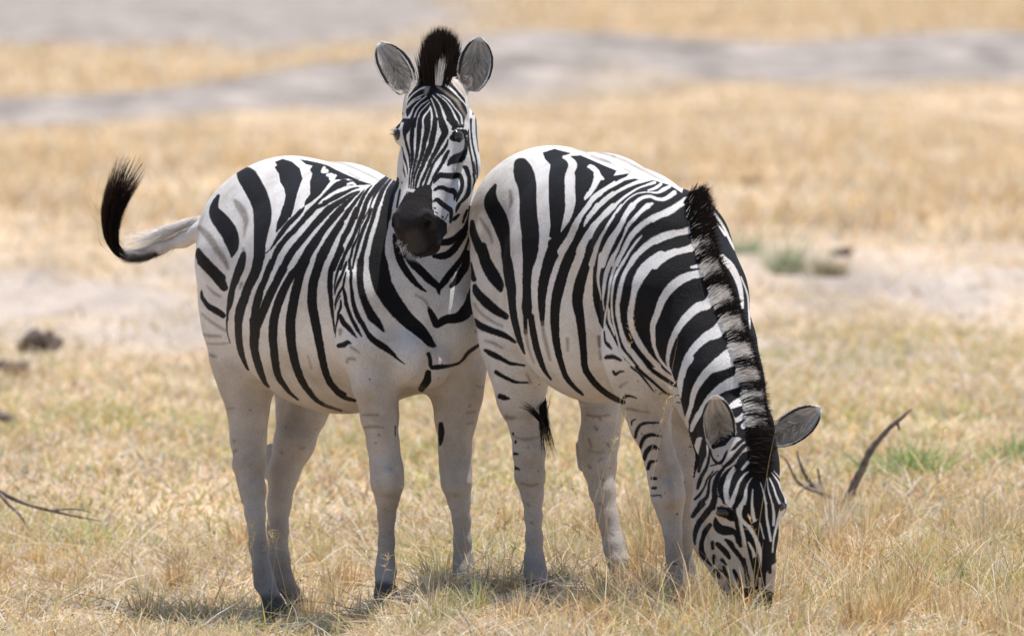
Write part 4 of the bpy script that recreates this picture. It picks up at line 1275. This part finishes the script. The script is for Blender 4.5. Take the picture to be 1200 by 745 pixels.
# tuft of the grazing zebra, seen between its hind legs
t2 = spline([P(*q) for q in [(633, 436, .40), (636, 462, .24), (637, 488, .12), (640, 512, .10), (644, 534, .10)]], 40)
t3 = spline([P(*q) for q in [(637, 500, .08), (630, 488, .03), (620, 478, .02), (609, 473, .02)]], 30)
t4 = spline([P(*q) for q in [(634, 500, .10), (640, 482, .08), (644, 466, .08), (647, 456, .08)]], 30)
hair_object("tail_hair", [path_hair(t2, 420, (.0, .5), (.5, 1.0), lambda s: .010 + .014 * s, rg1, c_tuft, .0020),
    path_hair(t3, 110, (.0, .2), (.5, 1.0), lambda s: .010 + 0 * s, rg1, c_tuft, .0018),
    path_hair(t4, 16, (.0, .3), (.6, 1.0), lambda s: .008 + 0 * s, rg1, c_tuft, .0014)], zebra2)

def mane_hair(roots, dirs, lens, cols, tips, parent, width=.0017, bendv=None):
    strands("mane", roots, dirs, lens, width, cols, bend=bendv, mat=HAIR, parent=parent, seg=4, tipcol=tips, rg=rg1)

# mane of the watching zebra: a crest standing up behind the forehead
n = 9000
s = rg1.random(n)
cu = 509 + 9 * s + rg1.normal(size=n) * 5.6
cd = .13 + .38 * s
top = np.array([P(u, 101 + 8 * t, d) for u, t, d in zip(cu, s, cd)])
lat = (cu - 509 - 9 * s) / 5.6
dr = np.stack([lat * .085 + .045 + .05 * s + rg1.normal(size=n) * .05, rg1.normal(size=n) * .06 - .10, np.ones(n)], 1)
dr /= np.linalg.norm(dr, axis=1)[:, None]
cc = None
ln = (.145 + .055 * np.sin(s * 3.1)) * rg1.uniform(.72, 1.03, n) * (1 - .05 * lat ** 2)
white = (lat > .25) & (lat < 1.5) & (s < .22) & (rg1.random(n) < .93)
ln[white] *= .62
cc = np.where(white[:, None], np.array([[.80, .79, .78]]), np.array([[.010, .008, .008]])) * rg1.uniform(.7, 1.3, (n, 1))
tt = np.where(white[:, None], np.array([[.62, .60, .58]]), np.array([[.022, .013, .010]])) * rg1.uniform(.7, 1.3, (n, 1))
mane_hair(top, dr, ln, cc, tt, zebra1, .0026)

# mane of the grazing zebra along the crest of its neck
crest = np.array([(808, 236), (814, 262), (820, 290), (829, 322), (841, 352), (853, 385), (864, 418), (872, 450), (877, 478), (881, 505), (884, 530), (884, 556)], float)
whites = [(290, 3.5), (318, 8), (350, 10), (383, 10.5), (414, 10), (441, 9), (465, 6), (481, 5), (496, 4)]
R_, D_, L_, C_, T_, B_ = [], [], [], [], [], []
cl = spline(np.c_[crest, np.zeros(len(crest))], 120)[:, :2]
tang = np.gradient(cl, axis=0); tang /= np.linalg.norm(tang, axis=1)[:, None]
cache = []
for k in range(120):
    row = []
    for off in (-5, 0, 4, 8, 12):
        u, v = cl[k, 0] + off * -tang[k, 1] * -1, cl[k, 1] + off * tang[k, 0] * -1
        loc, nrm = hide_surface_point(zebra2, u, v)
        row.append((loc, nrm))
    cache.append(row)
for _ in range(20000):
    k = rg1.integers(0, 120); j = rg1.integers(0, 5)
    loc, nrm = cache[k][j]
    if loc is None: continue
    loc = loc + rg1.normal(size=3) * .004
    f = k / 119
    v = cl[k, 1]
    # outward from the neck, away from the body, a little downhill at the withers
    out = np.array([-tang[k, 1] * -1, 0, tang[k, 0]])
    d = out * (.55 + .65 * f) + np.array([0, 0, .62 * (1 - f) ** 1.5]) + nrm * .35 + rg1.normal(size=3) * .10
    d = d / np.linalg.norm(d)
    L = (.054 if j < 3 else .040) * rg1.uniform(.45, 1.1) * (1.0 + .45 * (f < .14)) * (1 - .35 * (f > .9))
    u0 = cl[k, 0]
    wv = v - (j - 1) * 1.5
    isw = any(abs(wv + rg1.normal() * 2.6 - c) < h for c, h in whites) and j < 4
    if f < .30 and j < 3 and rg1.random() < .10: isw = True
    g = rg1.uniform(.75, 1.25)
    if isw: c = np.array([.90, .88, .84]) * g; t = np.array([.62, .57, .52]) * g; L *= .72
    else: c = np.array(blk) * g; t = np.array([.018, .012, .010]) * g
    R_.append(loc); D_.append(d); L_.append(L); C_.append(c); T_.append(t)
    B_.append(nrm * -.15 + np.array([.1, 0, -.25]) * (.6 if f > .1 else .1) + rg1.normal(size=3) * .08)
mane_hair(np.array(R_), np.array(D_), np.array(L_), np.array(C_), np.array(T_), zebra2, .0024, np.array(B_))

# eyelashes and chin whiskers
def whiskers(parent, spots, n, L, col, dirv, name="whiskers"):
    R, D = [], []
    for u, v in spots:
        for _ in range(n):
            loc, nrm = hide_surface_point(parent, u + rg1.normal() * 2, v + rg1.normal() * 1.5)
            if loc is None or nrm is None: continue
            R.append(loc); d = nrm * .5 + np.array(dirv) + rg1.normal(size=3) * .3; D.append(d / np.linalg.norm(d))
    strands(name, R, D, rg1.uniform(.5, 1.1, len(R)) * L, .0011, np.tile(col, (len(R), 1)), mat=HAIR, parent=parent, seg=3, rg=rg1)
whiskers(zebra1, [(469, 282), (471, 286), (473, 290), (476, 294), (479, 297), (483, 300), (487, 302), (491, 303), (496, 303)], 13, .022, (.7, .68, .66), (-.4, -.2, -.6), "chin_hair")
whiskers(zebra1, [(462, 153), (464, 157)], 22, .022, (.01, .01, .01), (-.9, -.4, -.1), "eyelashes")

# ---------------------------------------------------------------- ground
def zone(x, y):
    """0..1 weights: grey bare soil"""
    p = np.stack([x * .25, y * .05, np.zeros_like(x)], 1)
    n = vnoise(p, 1.0) * .6 + vnoise(p, 2.7) * .4
    edge = (n - .5) * 26
    yc, hw = mound_line(x)
    m1 = smooth01((hw + edge * hw / 26 - np.abs(y - yc)) / (hw * .55))
    m2 = smooth01((y - 122 + edge * .6) / 12) * smooth01((1.5 - x + edge * .2) / 5) * smooth01((330 - y) / 30)
    p2 = np.stack([x * .8, y * .22, np.zeros_like(x)], 1)
    n2 = vnoise(p2, 1.0) * .6 + vnoise(p2, 3.1) * .4
    m3 = smooth01((13 - np.abs(y - 22)) / 10) * smooth01((n2 - .25) / .4) * .9
    return np.clip(m1 + m2, 0, 1), m3

def make_ground():
    ys = np.concatenate([np.arange(-30, -4, .5), np.arange(-4, 8, .06), np.arange(8, 40, .25), np.arange(40, 320, 1.2), np.array([330, 360, 400, 500, 700, 1100, 1800, 3000])])
    xs1 = np.concatenate([np.arange(-3, 3, .06)])
    xs2 = np.concatenate([-np.geomspace(3.06, 1500, 110)[::-1], xs1, np.geomspace(3, 1500, 110)])
    X, Y = np.meshgrid(xs2, ys, indexing='ij')
    x, y = X.ravel(), Y.ravel()
    z = ground_z(x, y)
    g1, g3 = zone(x, y)
    col = np.stack([g1, g3, np.zeros_like(g1)], 1)
    nx, ny = X.shape
    I = np.arange(nx * ny).reshape(nx, ny)
    Q = np.stack([I[:-1, :-1].ravel(), I[1:, :-1].ravel(), I[1:, 1:].ravel(), I[:-1, 1:].ravel()], 1)
    m, nt, b = new_mat("dry_savanna_soil")
    a = attr_color(nt)
    sep = nt.nodes.new("ShaderNodeSeparateColor"); nt.links.new(a.outputs["Color"], sep.inputs[0])
    tc = nt.nodes.new("ShaderNodeTexCoord")
    n1 = noise(nt, 1.1, 6, .65, tc.outputs["Object"])
    n2 = noise(nt, 9.0, 6, .7, tc.outputs["Object"])
    n3 = noise(nt, 55.0, 4, .7, tc.outputs["Object"])
    base = ramp(nt, n1.outputs[0], [(.3, (.40, .285, .18)), (.5, (.50, .375, .25)), (.7, (.56, .44, .315))])
    d = ramp(nt, n2.outputs[0], [(.25, .62), (.5, 1.0), (.75, 1.22)])
    base = mixrgb(nt, 'MULTIPLY', 1.0, base, d)
    grey = ramp(nt, n1.outputs[0], [(.36, (.165, .145, .13)), (.5, (.29, .255, .23)), (.64, (.40, .35, .31))])
    grey = mixrgb(nt, 'MULTIPLY', 1.0, grey, d)
    pale = ramp(nt, n2.outputs[0], [(.3, (.33, .28, .245)), (.7, (.50, .43, .38))])
    c = mixrgb(nt, 'MIX', sep.outputs[0], base, grey)
    c = mixrgb(nt, 'MIX', sep.outputs[1], c, pale)
    mpb = nt.nodes.new("ShaderNodeMapping"); mpb.inputs["Scale"].default_value = (1.3, .16, 1)
    nt.links.new(tc.outputs["Object"], mpb.inputs["Vector"])
    nb = noise(nt, 1.0, 5, .62, mpb.outputs[0])
    c = mixrgb(nt, 'MULTIPLY', 1.0, c, ramp(nt, nb.outputs[0], [(.34, .70), (.5, .98), (.66, 1.18)]))
    d3 = ramp(nt, n3.outputs[0], [(.3, .7), (.7, 1.2)])
    c = mixrgb(nt, 'MULTIPLY', 1.0, c, d3)
    nt.links.new(c, b.inputs["Base Color"])
    b.inputs["Roughness"].default_value = .95
    b.inputs["Specular IOR Level"].default_value = .1
    bp = nt.nodes.new("ShaderNodeBump"); bp.inputs["Strength"].default_value = .6; bp.inputs["Distance"].default_value = .04
    nt.links.new(n2.outputs[0], bp.inputs["Height"]); nt.links.new(bp.outputs[0], b.inputs["Normal"])
    me = mesh_np("ground", np.stack([x, y, z], 1), Q, None, [m], True, col)
    return tag(link(bpy.data.objects.new("ground", me)), kind="structure")
make_ground()

STRAW = np.array([[.68, .47, .21], [.73, .56, .33], [.62, .38, .17], [.80, .69, .50], [.84, .80, .70], [.54, .50, .24], [.36, .42, .16], [.26, .17, .10], [.52, .46, .42]])
def pick_cols(n, w, rg):
    w = np.array(w, float); w /= w.sum()
    c = STRAW[rg.choice(len(STRAW), n, p=w)]
    return c * rg.uniform(.78, 1.2, (n, 1))

def scatter(n, y0, y1, margin, rg, clump=0.0, p=1.0):
    y = y0 + (y1 - y0) * rg.random(n) ** p
    half = (y - CAM[1]) * 600 / FPX + margin
    x = rg.uniform(-1, 1, n) * half
    if clump:
        q = np.stack([x * clump, y * clump, np.zeros(n)], 1)
        keep = vnoise(q, 1.0) * .65 + vnoise(q, 2.9) * .35 > rg.uniform(.22, .72, n)
        x, y = x[keep], y[keep]
    return x, y

def grass_layer(name, n, y0, y1, margin, hmin, hmax, wid, w, rg, clump=0, lean=.5, seg=3, p=1.0, bendy=.5, lowf=None, allz=0):
    x, y = scatter(n, y0, y1, margin, rg, clump, p)
    g1, g3 = zone(x, y)
    keep = (g1 < rg.uniform(.25, .9, len(x))) & (g3 < rg.uniform(.2, 1.3, len(x)))
    x, y = x[keep], y[keep]
    if y0 == 3.0:
        kp = rg.random(len(x)) > smooth01((y - 7) / 13.5) * (.6 + .8 * vnoise(np.stack([x * .7, y * .25, 0 * x], 1), 1.0))
        x, y = x[kp], y[kp]
    k = len(x)
    roots = np.stack([x, y, ground_z(x, y) + allz], 1)
    d = np.stack([rg.normal(size=k) * lean, rg.normal(size=k) * lean, np.ones(k)], 1)
    d /= np.linalg.norm(d, axis=1)[:, None]
    h = rg.uniform(hmin, hmax, k) * (.6 + .8 * vnoise(np.stack([x, y, 0 * x], 1), 1.7))
    if lowf is not None: h = h * lowf(x, y)
    b = np.stack([rg.normal(size=k) * bendy, rg.normal(size=k) * bendy, -np.abs(rg.normal(size=k)) * bendy * .6], 1)
    c = pick_cols(k, w, rg)
    gp = vnoise(np.stack([x * 1.3, y * .55, 0 * x], 1), 1.0) * .6 + vnoise(np.stack([x * 4, y * 1.6, 0 * x + 7], 1), 1.0) * .4
    if y1 < 30:
        isg = rg.random(k) < smooth01((gp - .46) / .2) * .34
        c[isg] = np.array([.38, .40, .12]) * rg.uniform(.6, 1.4, (isg.sum(), 1))
        isb = rg.random(k) < smooth01((.44 - gp) / .2) * .12
        c[isb] = np.array([.40, .31, .24]) * rg.uniform(.5, 1.2, (isb.sum(), 1))
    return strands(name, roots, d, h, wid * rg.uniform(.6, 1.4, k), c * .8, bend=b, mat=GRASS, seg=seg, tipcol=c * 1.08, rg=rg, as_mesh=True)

def join_layers(name, layers, label, cat):
    V, Q, T, C = [], [], [], []
    off = 0
    for v, q, t, c in layers:
        V.append(v); Q.append(q + off); T.append(t + off); C.append(c); off += len(v)
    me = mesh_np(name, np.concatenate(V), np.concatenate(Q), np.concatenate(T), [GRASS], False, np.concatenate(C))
    return tag(link(bpy.data.objects.new(name, me)), label, cat, kind="stuff")

rgg = np.random.default_rng(5)
#                straw mid rust pale white olive green brown grey
W_NEAR = [6, 7, 3.5, 7, 3.2, 4.5, 3.2, 1.6, 3]
W_FAR = [7, 7, 6, 7, 2.5, 1, .2, .6, 2]
layers = [
    grass_layer("g", 115000, -3.0, 3.5, .3, .03, .09, .0034, W_NEAR, rgg, 1.4, .7, 3),
    grass_layer("g", 42000, -3.0, 4.0, .5, .06, .17, .0032, W_NEAR, rgg, 2.2, .45, 3),
    grass_layer("g", 22000, -3.0, 4.0, .5, .04, .17, .0048, [1, 2, 1, 7, 9, .5, .3, 1.5, 4], rgg, 0, 1.6, 3, bendy=.7),
    grass_layer("g", 75000, 3.0, 21.0, 2.0, .05, .16, .006, W_NEAR, rgg, 1.2, .5, 3),
    grass_layer("g", 80000, 3.0, 22.0, 2.0, .035, .10, .007, W_NEAR, rgg, 0, .7, 2),
    grass_layer("g", 22000, 14.0, 33.0, 3, .03, .14, .010, [3, 5, 2, 8, 4, 1, .5, 1, 4], rgg, .8, .8, 3),
    grass_layer("g", 90000, 31.0, 92.0, 5.0, .10, .32, .016, W_FAR, rgg, .5, .35, 3, lowf=lambda x, y: 1 - .62 * smooth01((y - 44) / 22)),
    grass_layer("g", 20000, 88.0, 165.0, 3.0, .12, .32, .028, W_FAR, rgg, .4, .35, 2),
    grass_layer("g", 6500, -2.2, .6, .0, .10, .27, .0034, [6, 6, 6, 4, 1.5, 5, 3, 2, 1], rgg, 2.5, .28, 4, lowf=lambda x, y: .35 + .65 * smooth01((x + .1) / .5)),
    grass_layer("g", 26000, 160.0, 290.0, 4.0, .2, .45, .04, W_FAR, rgg, .2, .35, 2),
]
def tussocks(n, rg):
    X, Y, D, H, C, B = [], [], [], [], [], []
    k = 0
    while k < n:
        y = rg.uniform(-2.0, 3.2); x = rg.uniform(-2.3, 2.3)
        if rg.random() > .35 + .65 * float(smooth01((x + .2) / .8)): continue
        if x < -.35 and x > -1.0 and y < .9: continue
        k += 1
        m = int(rg.uniform(25, 90)); h0 = rg.uniform(.05, .12) * (1.0 if x < 0 else 1.3)
        base = STRAW[rg.choice(9, p=np.array([7, 5, 5, 4, .6, 3.2, 2.0, .4, .2]) / 27.4)]
        a = rg.uniform(0, 6.28, m); r = np.abs(rg.normal(size=m)) * .025; l = np.abs(rg.normal(size=m)) * .35
        X.append(x + r * np.cos(a)); Y.append(y + r * np.sin(a))
        d = np.stack([l * np.cos(a), l * np.sin(a), np.ones(m)], 1)
        D.append(d / np.linalg.norm(d, axis=1)[:, None]); H.append(h0 * rg.uniform(.5, 1.3, m))
        B.append(np.stack([np.cos(a) * .35 * l, np.sin(a) * .35 * l, -.5 * l * rg.random(m)], 1))
        mixc = STRAW[rg.choice(9, m, p=np.array([6, 5, 5, 4, 1, 3, 2.4, 1, 1]) / 28.4)]
        C.append((.6 * base + .4 * mixc) * rg.uniform(.65, 1.25, (m, 1)))
    X, Y, H = np.concatenate(X), np.concatenate(Y), np.concatenate(H)
    D, C, B = np.concatenate(D), np.concatenate(C), np.concatenate(B)
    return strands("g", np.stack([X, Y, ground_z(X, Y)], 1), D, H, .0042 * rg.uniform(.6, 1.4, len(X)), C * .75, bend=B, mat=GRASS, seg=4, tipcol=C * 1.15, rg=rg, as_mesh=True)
layers.append(tussocks(300, rgg))
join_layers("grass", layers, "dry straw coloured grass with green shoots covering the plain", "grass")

# ---------------------------------------------------------------- small things on the plain
def bark_material():
    m, nt, b = new_mat("weathered_wood")
    tc = nt.nodes.new("ShaderNodeTexCoord")
    n1 = noise(nt, 40, 4, .6, tc.outputs["Object"])
    nt.links.new(ramp(nt, n1.outputs[0], [(.3, (.075, .05, .038)), (.7, (.24, .19, .155))]), b.inputs["Base Color"])
    b.inputs["Roughness"].default_value = .85
    bp = nt.nodes.new("ShaderNodeBump"); bp.inputs["Strength"].default_value = .6; bp.inputs["Distance"].default_value = .01
    nt.links.new(n1.outputs[0], bp.inputs["Height"]); nt.links.new(bp.outputs[0], b.inputs["Normal"])
    return m
BARK = bark_material()

def tube_mesh(paths, sides=9):
    V, Q, off = [], [], 0
    for pts in paths:
        A = np.array([[*P(u, v, d), RAD(r, d)] for u, v, d, r in pts])
        S = spline(A, 6 * len(A))
        for i in range(len(S)):
            t = S[min(i + 1, len(S) - 1), :3] - S[max(i - 1, 0), :3]; t /= np.linalg.norm(t)
            a = np.cross(t, [0.1, 1, 0.2]); a /= np.linalg.norm(a); b = np.cross(t, a)
            for j in range(sides):
                th = 2 * math.pi * j / sides
                rr = max(S[i, 3], .0008) * (1 + .18 * math.sin(j * 2.3 + i * .6) + .1 * math.sin(i * 1.7))
                V.append(S[i, :3] + (a * math.cos(th) + b * math.sin(th)) * rr)
        for i in range(len(S) - 1):
            for j in range(sides):
                k = (j + 1) % sides
                Q.append((off + i * sides + j, off + i * sides + k, off + (i + 1) * sides + k, off + (i + 1) * sides + j))
        off = len(V)
    return np.array(V), np.array(Q)

def branch(paths, label):
    V, Q = tube_mesh(paths)
    o = link(bpy.data.objects.new("dead_branch", mesh_np("dead_branch", V, Q, None, [BARK])))
    return tag(o, label, "branch", "dead wood lying on the plain")
D1 = 3.9
branch([[(984, 606, D1, 5.5), (993, 585, D1, 5.5), (1004, 562, D1, 4.6), (1014, 540, D1, 4.2), (1027, 518, D1, 3.6), (1045, 499, D1, 2.8), (1058, 488, D1, 2.2), (1069, 479, D1, .8)],
        [(986, 600, D1, 3.5), (972, 583, D1, 3.4), (955, 572, D1, 3.2), (944, 556, D1, 2.4), (937, 541, D1, 1.6), (934, 528, D1, .8)],
        [(966, 578, D1, 2.4), (946, 572, D1 - .1, 2.2), (932, 560, D1 - .1, 1.6), (922, 540, D1 - .1, 1.2), (914, 533, D1 - .1, .7)],
        [(986, 604, D1, 2.2), (975, 596, D1 - .1, 2), (962, 600, D1 - .15, 1.6), (950, 606, D1 - .2, 1.2)],
        [(970, 584, D1, 2.0), (962, 566, D1 + .1, 1.6), (958, 548, D1 + .1, 1.0)],
        [(990, 596, D1, 2.0), (1002, 590, D1 - .1, 1.8), (1016, 594, D1 - .15, 1.2)],
        [(948, 566, D1, 1.6), (938, 576, D1 - .1, 1.3), (930, 590, D1 - .1, .9)],
        [(1051, 494, D1, 2), (1053, 500, D1, 1.6), (1054, 504, D1, 1.0)]],
       "bare forked grey branch sticking up out of the grass beside the grazing zebra's ear")
D2 = 3.2
branch([[(-30, 560, D2, 3.4), (-4, 574, D2, 3.0), (22, 587, D2, 2.4), (55, 597, D2, 1.8), (85, 604, D2, 1.3), (118, 610, D2, .6)],
        [(-4, 575, D2, 2.6), (10, 590, D2 - .05, 2.2), (22, 602, D2 - .1, 1.6), (30, 613, D2 - .1, .8)],
        [(60, 598, D2, 1.3), (85, 596, D2, 1.0), (108, 600, D2, .5)]],
       "thin forked twig lying low in the grass at the left edge of the view")
D3 = 9.0
branch([[(-60, 486, D3, 7), (-20, 488, D3, 7), (4, 489, D3, 6.5), (14, 490, D3, 4.5), (19, 492, D3, 1)]],
       "pale thick broken stick whose end pokes in at the left edge above the twig")

def lump_material():
    m, nt, b = new_mat("dry_dung")
    tc = nt.nodes.new("ShaderNodeTexCoord")
    n1 = noise(nt, 30, 5, .7, tc.outputs["Object"])
    nt.links.new(ramp(nt, n1.outputs[0], [(.3, (.05, .037, .03)), (.7, (.15, .11, .085))]), b.inputs["Base Color"])
    b.inputs["Roughness"].default_value = .95
    return m
LUMP = lump_material()

def lump(u, v, r, label, seed, flat=.75):
    """irregular clod whose base sits on the ground at map position (u, v)"""
    dist = 20020.0 / (v + 70.0)
    d = dist - 26
    c = P(u, v, d)
    gz = float(ground_z(c[0], d))
    R0 = RAD(r, d)
    rr = np.random.default_rng(seed)
    Vs, Qs, off = [], [], 0
    nb = 5
    for k in range(nb):
        o = np.array([rr.uniform(-.7, .7) * R0, rr.uniform(-.5, .5) * R0, rr.uniform(.1, .55) * R0 * flat]) * (k > 0)
        s = R0 * (rr.uniform(.35, .6) if k else .75)
        nu, nv = 20, 12
        for i in range(nv + 1):
            for j in range(nu):
                th = math.pi * i / nv; ph = 2 * math.pi * j / nu
                q = np.array([math.sin(th) * math.cos(ph), math.sin(th) * math.sin(ph), math.cos(th) * flat])
                Vs.append(q * s + o)
        for i in range(nv):
            for j in range(nu):
                a = off + i * nu + j; b = off + i * nu + (j + 1) % nu
                Qs.append((a, b, b + nu, a + nu))
        off = len(Vs)
    Vs = np.array(Vs)
    nrm = Vs / (np.linalg.norm(Vs, axis=1)[:, None] + 1e-9)
    Vs = Vs + nrm * (vnoise(Vs + seed, 3.0 / R0)[:, None] - .5) * R0 * .5
    me = mesh_np("dung_or_bush_clump", Vs, np.array(Qs), None, [LUMP])
    o = link(bpy.data.objects.new("dung_or_bush_clump", me)); o.location = (c[0], d, gz + R0 * flat * .35)
    return tag(o, label, "dung", "dark clods of dry dung on the plain")
lump(42, 413, 25, "largest dark brown dung clod, blurred, far behind at the left edge", 1, .85)
lump(20, 440, 22, "low brown clod in the grass just in front of the largest one", 2, .75)
lump(986, 299, 12, "dark blurred bush far behind on the right, beside the low green weeds", 3)  # a bush, built with the shape and material of the dung clods
lump(882, 221, 13, "faint small dark bush in the tan grass farthest back behind the grazing zebra", 4, .5)  # also a bush, flattened, sharing the dung clod mesh and colour
lump(131, 670, 5, "small dark pellet of dung in the foreground grass left of the zebras", 5)
lump(487, 668, 6, "small round dark pellet between the front legs of the watching zebra", 6, .95)

# low green weeds far behind
def weed(u, v, w, h, n, label, seed, col=(.21, .25, .13)):
    d = 20020.0 / (v + 70.0) - 26
    c = P(u, v, d); rr = np.random.default_rng(seed)
    x = c[0] + rr.normal(size=n) * RAD(w, d) * .5; y = d + rr.normal(size=n) * RAD(w, d) * .5
    roots = np.stack([x, y, ground_z(x, y) - .01], 1)
    dr = np.stack([(x - c[0]) / RAD(w, d) * .9 + rr.normal(size=n) * .25, rr.normal(size=n) * .3, np.ones(n)], 1)
    dr /= np.linalg.norm(dr, axis=1)[:, None]
    cc = np.array(col) * rr.uniform(.7, 1.5, (n, 1))
    V, Q, T, C = strands("w", roots, dr, rr.uniform(.5, 1.1, n) * RAD(h, d), .008, cc, bend=rr.normal(size=(n, 3)) * [.4, .4, .2], seg=3, tipcol=cc * 1.3, rg=rr, as_mesh=True)
    me = mesh_np("green_weed", V, Q, T, [GRASS], False, C)
    return tag(link(bpy.data.objects.new("green_weed", me)), label, "weed", "low green weeds on the plain")
weed(921, 322, 13, 58, 110, "tallest green weed tuft on the bare ground behind the grazing zebra", 11)
weed(872, 300, 22, 28, 110, "low green weed close behind the neck of the grazing zebra", 12, (.22, .27, .15))
weed(968, 326, 20, 30, 140, "sparse brownish weed right of the tallest green tuft", 13, (.22, .19, .10))
weed(1062, 562, 50, 44, 260, "bright green grassy tuft behind the forked branch tip on the right", 14, (.24, .31, .12))
weed(1180, 545, 26, 44, 160, "green tuft at the right edge of the view", 15, (.24, .31, .12))

# tall stems with seed heads standing in front of the animals
def stems(label):
    rr = np.random.default_rng(21)
    paths = []
    spec = [((690, 700), (757, 366), -1.25), ((734, 640), (792, 385), -1.2), ((676, 640), (742, 430), -1.2), ((700, 700), (778, 448), -1.25),
            ((655, 640), (715, 462), -1.2), ((722, 690), (712, 500), -1.22), ((880, 700), (888, 468), -1.3), ((905, 690), (880, 600), -1.3),
            ((300, 700), (293, 600), .3), ((455, 690), (480, 565), -.2), ((560, 660), (518, 600), -.2), ((1085, 640), (1105, 470), 0.5),
            ((1108, 690), (1118, 520), .2), ((1120, 600), (1104, 505), .4), ((345, 690), (322, 615), .2), ((60, 650), (95, 560), .5), ((225, 700), (215, 590), .2)]
    for (a, b, d) in spec: paths.append((P(a[0], a[1], d), P(b[0], b[1], d)))
    for _ in range(150):
        d = rr.uniform(-1.4, 2.2); x = rr.uniform(-1.9, 1.9)
        if x < .2 and rr.random() < .35: continue
        g = float(ground_z(x, d)); h = rr.uniform(.14, .36)
        paths.append((np.array([x, d, g]), np.array([x + rr.normal() * .07, d + rr.normal() * .05, g + h])))
    V, Q, T, C, off = [], [], [], [], 0
    for a, b in paths:
        a = a.copy(); a[2] = min(a[2], float(ground_z(a[0], a[1])))
        L = np.linalg.norm(b - a); dr = (b - a) / L
        col = np.array([[.60, .50, .22]]) if rr.random() < .45 else np.array([[.62, .46, .26]])
        bend = rr.normal(size=(1, 3)) * .06
        hd = rr.random() < .7
        R, D, LL, CC, BB = [a], [dr], [L], [col[0]], [bend[0]]
        if hd:
            for k in range(14):
                f = rr.uniform(.80, .99)
                R.append(a + dr * L * f + bend[0] * L * f * f)
                q = dr * .8 + rr.normal(size=3) * [.55, .4, .4]; D.append(q / np.linalg.norm(q))
                LL.append(rr.uniform(.012, .035)); CC.append(col[0] * 1.1); BB.append(np.array([0, 0, -.2]))
        v, q, t, c = strands("s", R, D, np.array(LL), .0024, np.array(CC), bend=np.array(BB), seg=4, rg=rr, as_mesh=True)
        V.append(v); Q.append(q + off); T.append(t + off); C.append(c); off += len(v)
    me = mesh_np("tall_grass", np.concatenate(V), np.concatenate(Q), np.concatenate(T), [GRASS], False, np.concatenate(C))
    tag(link(bpy.data.objects.new("tall_grass", me)), label, "grass", kind="stuff")
stems("thin tall dry grass stems with feathery seed heads in front of the zebras")
print("script done", round(time.time() - T0, 1))
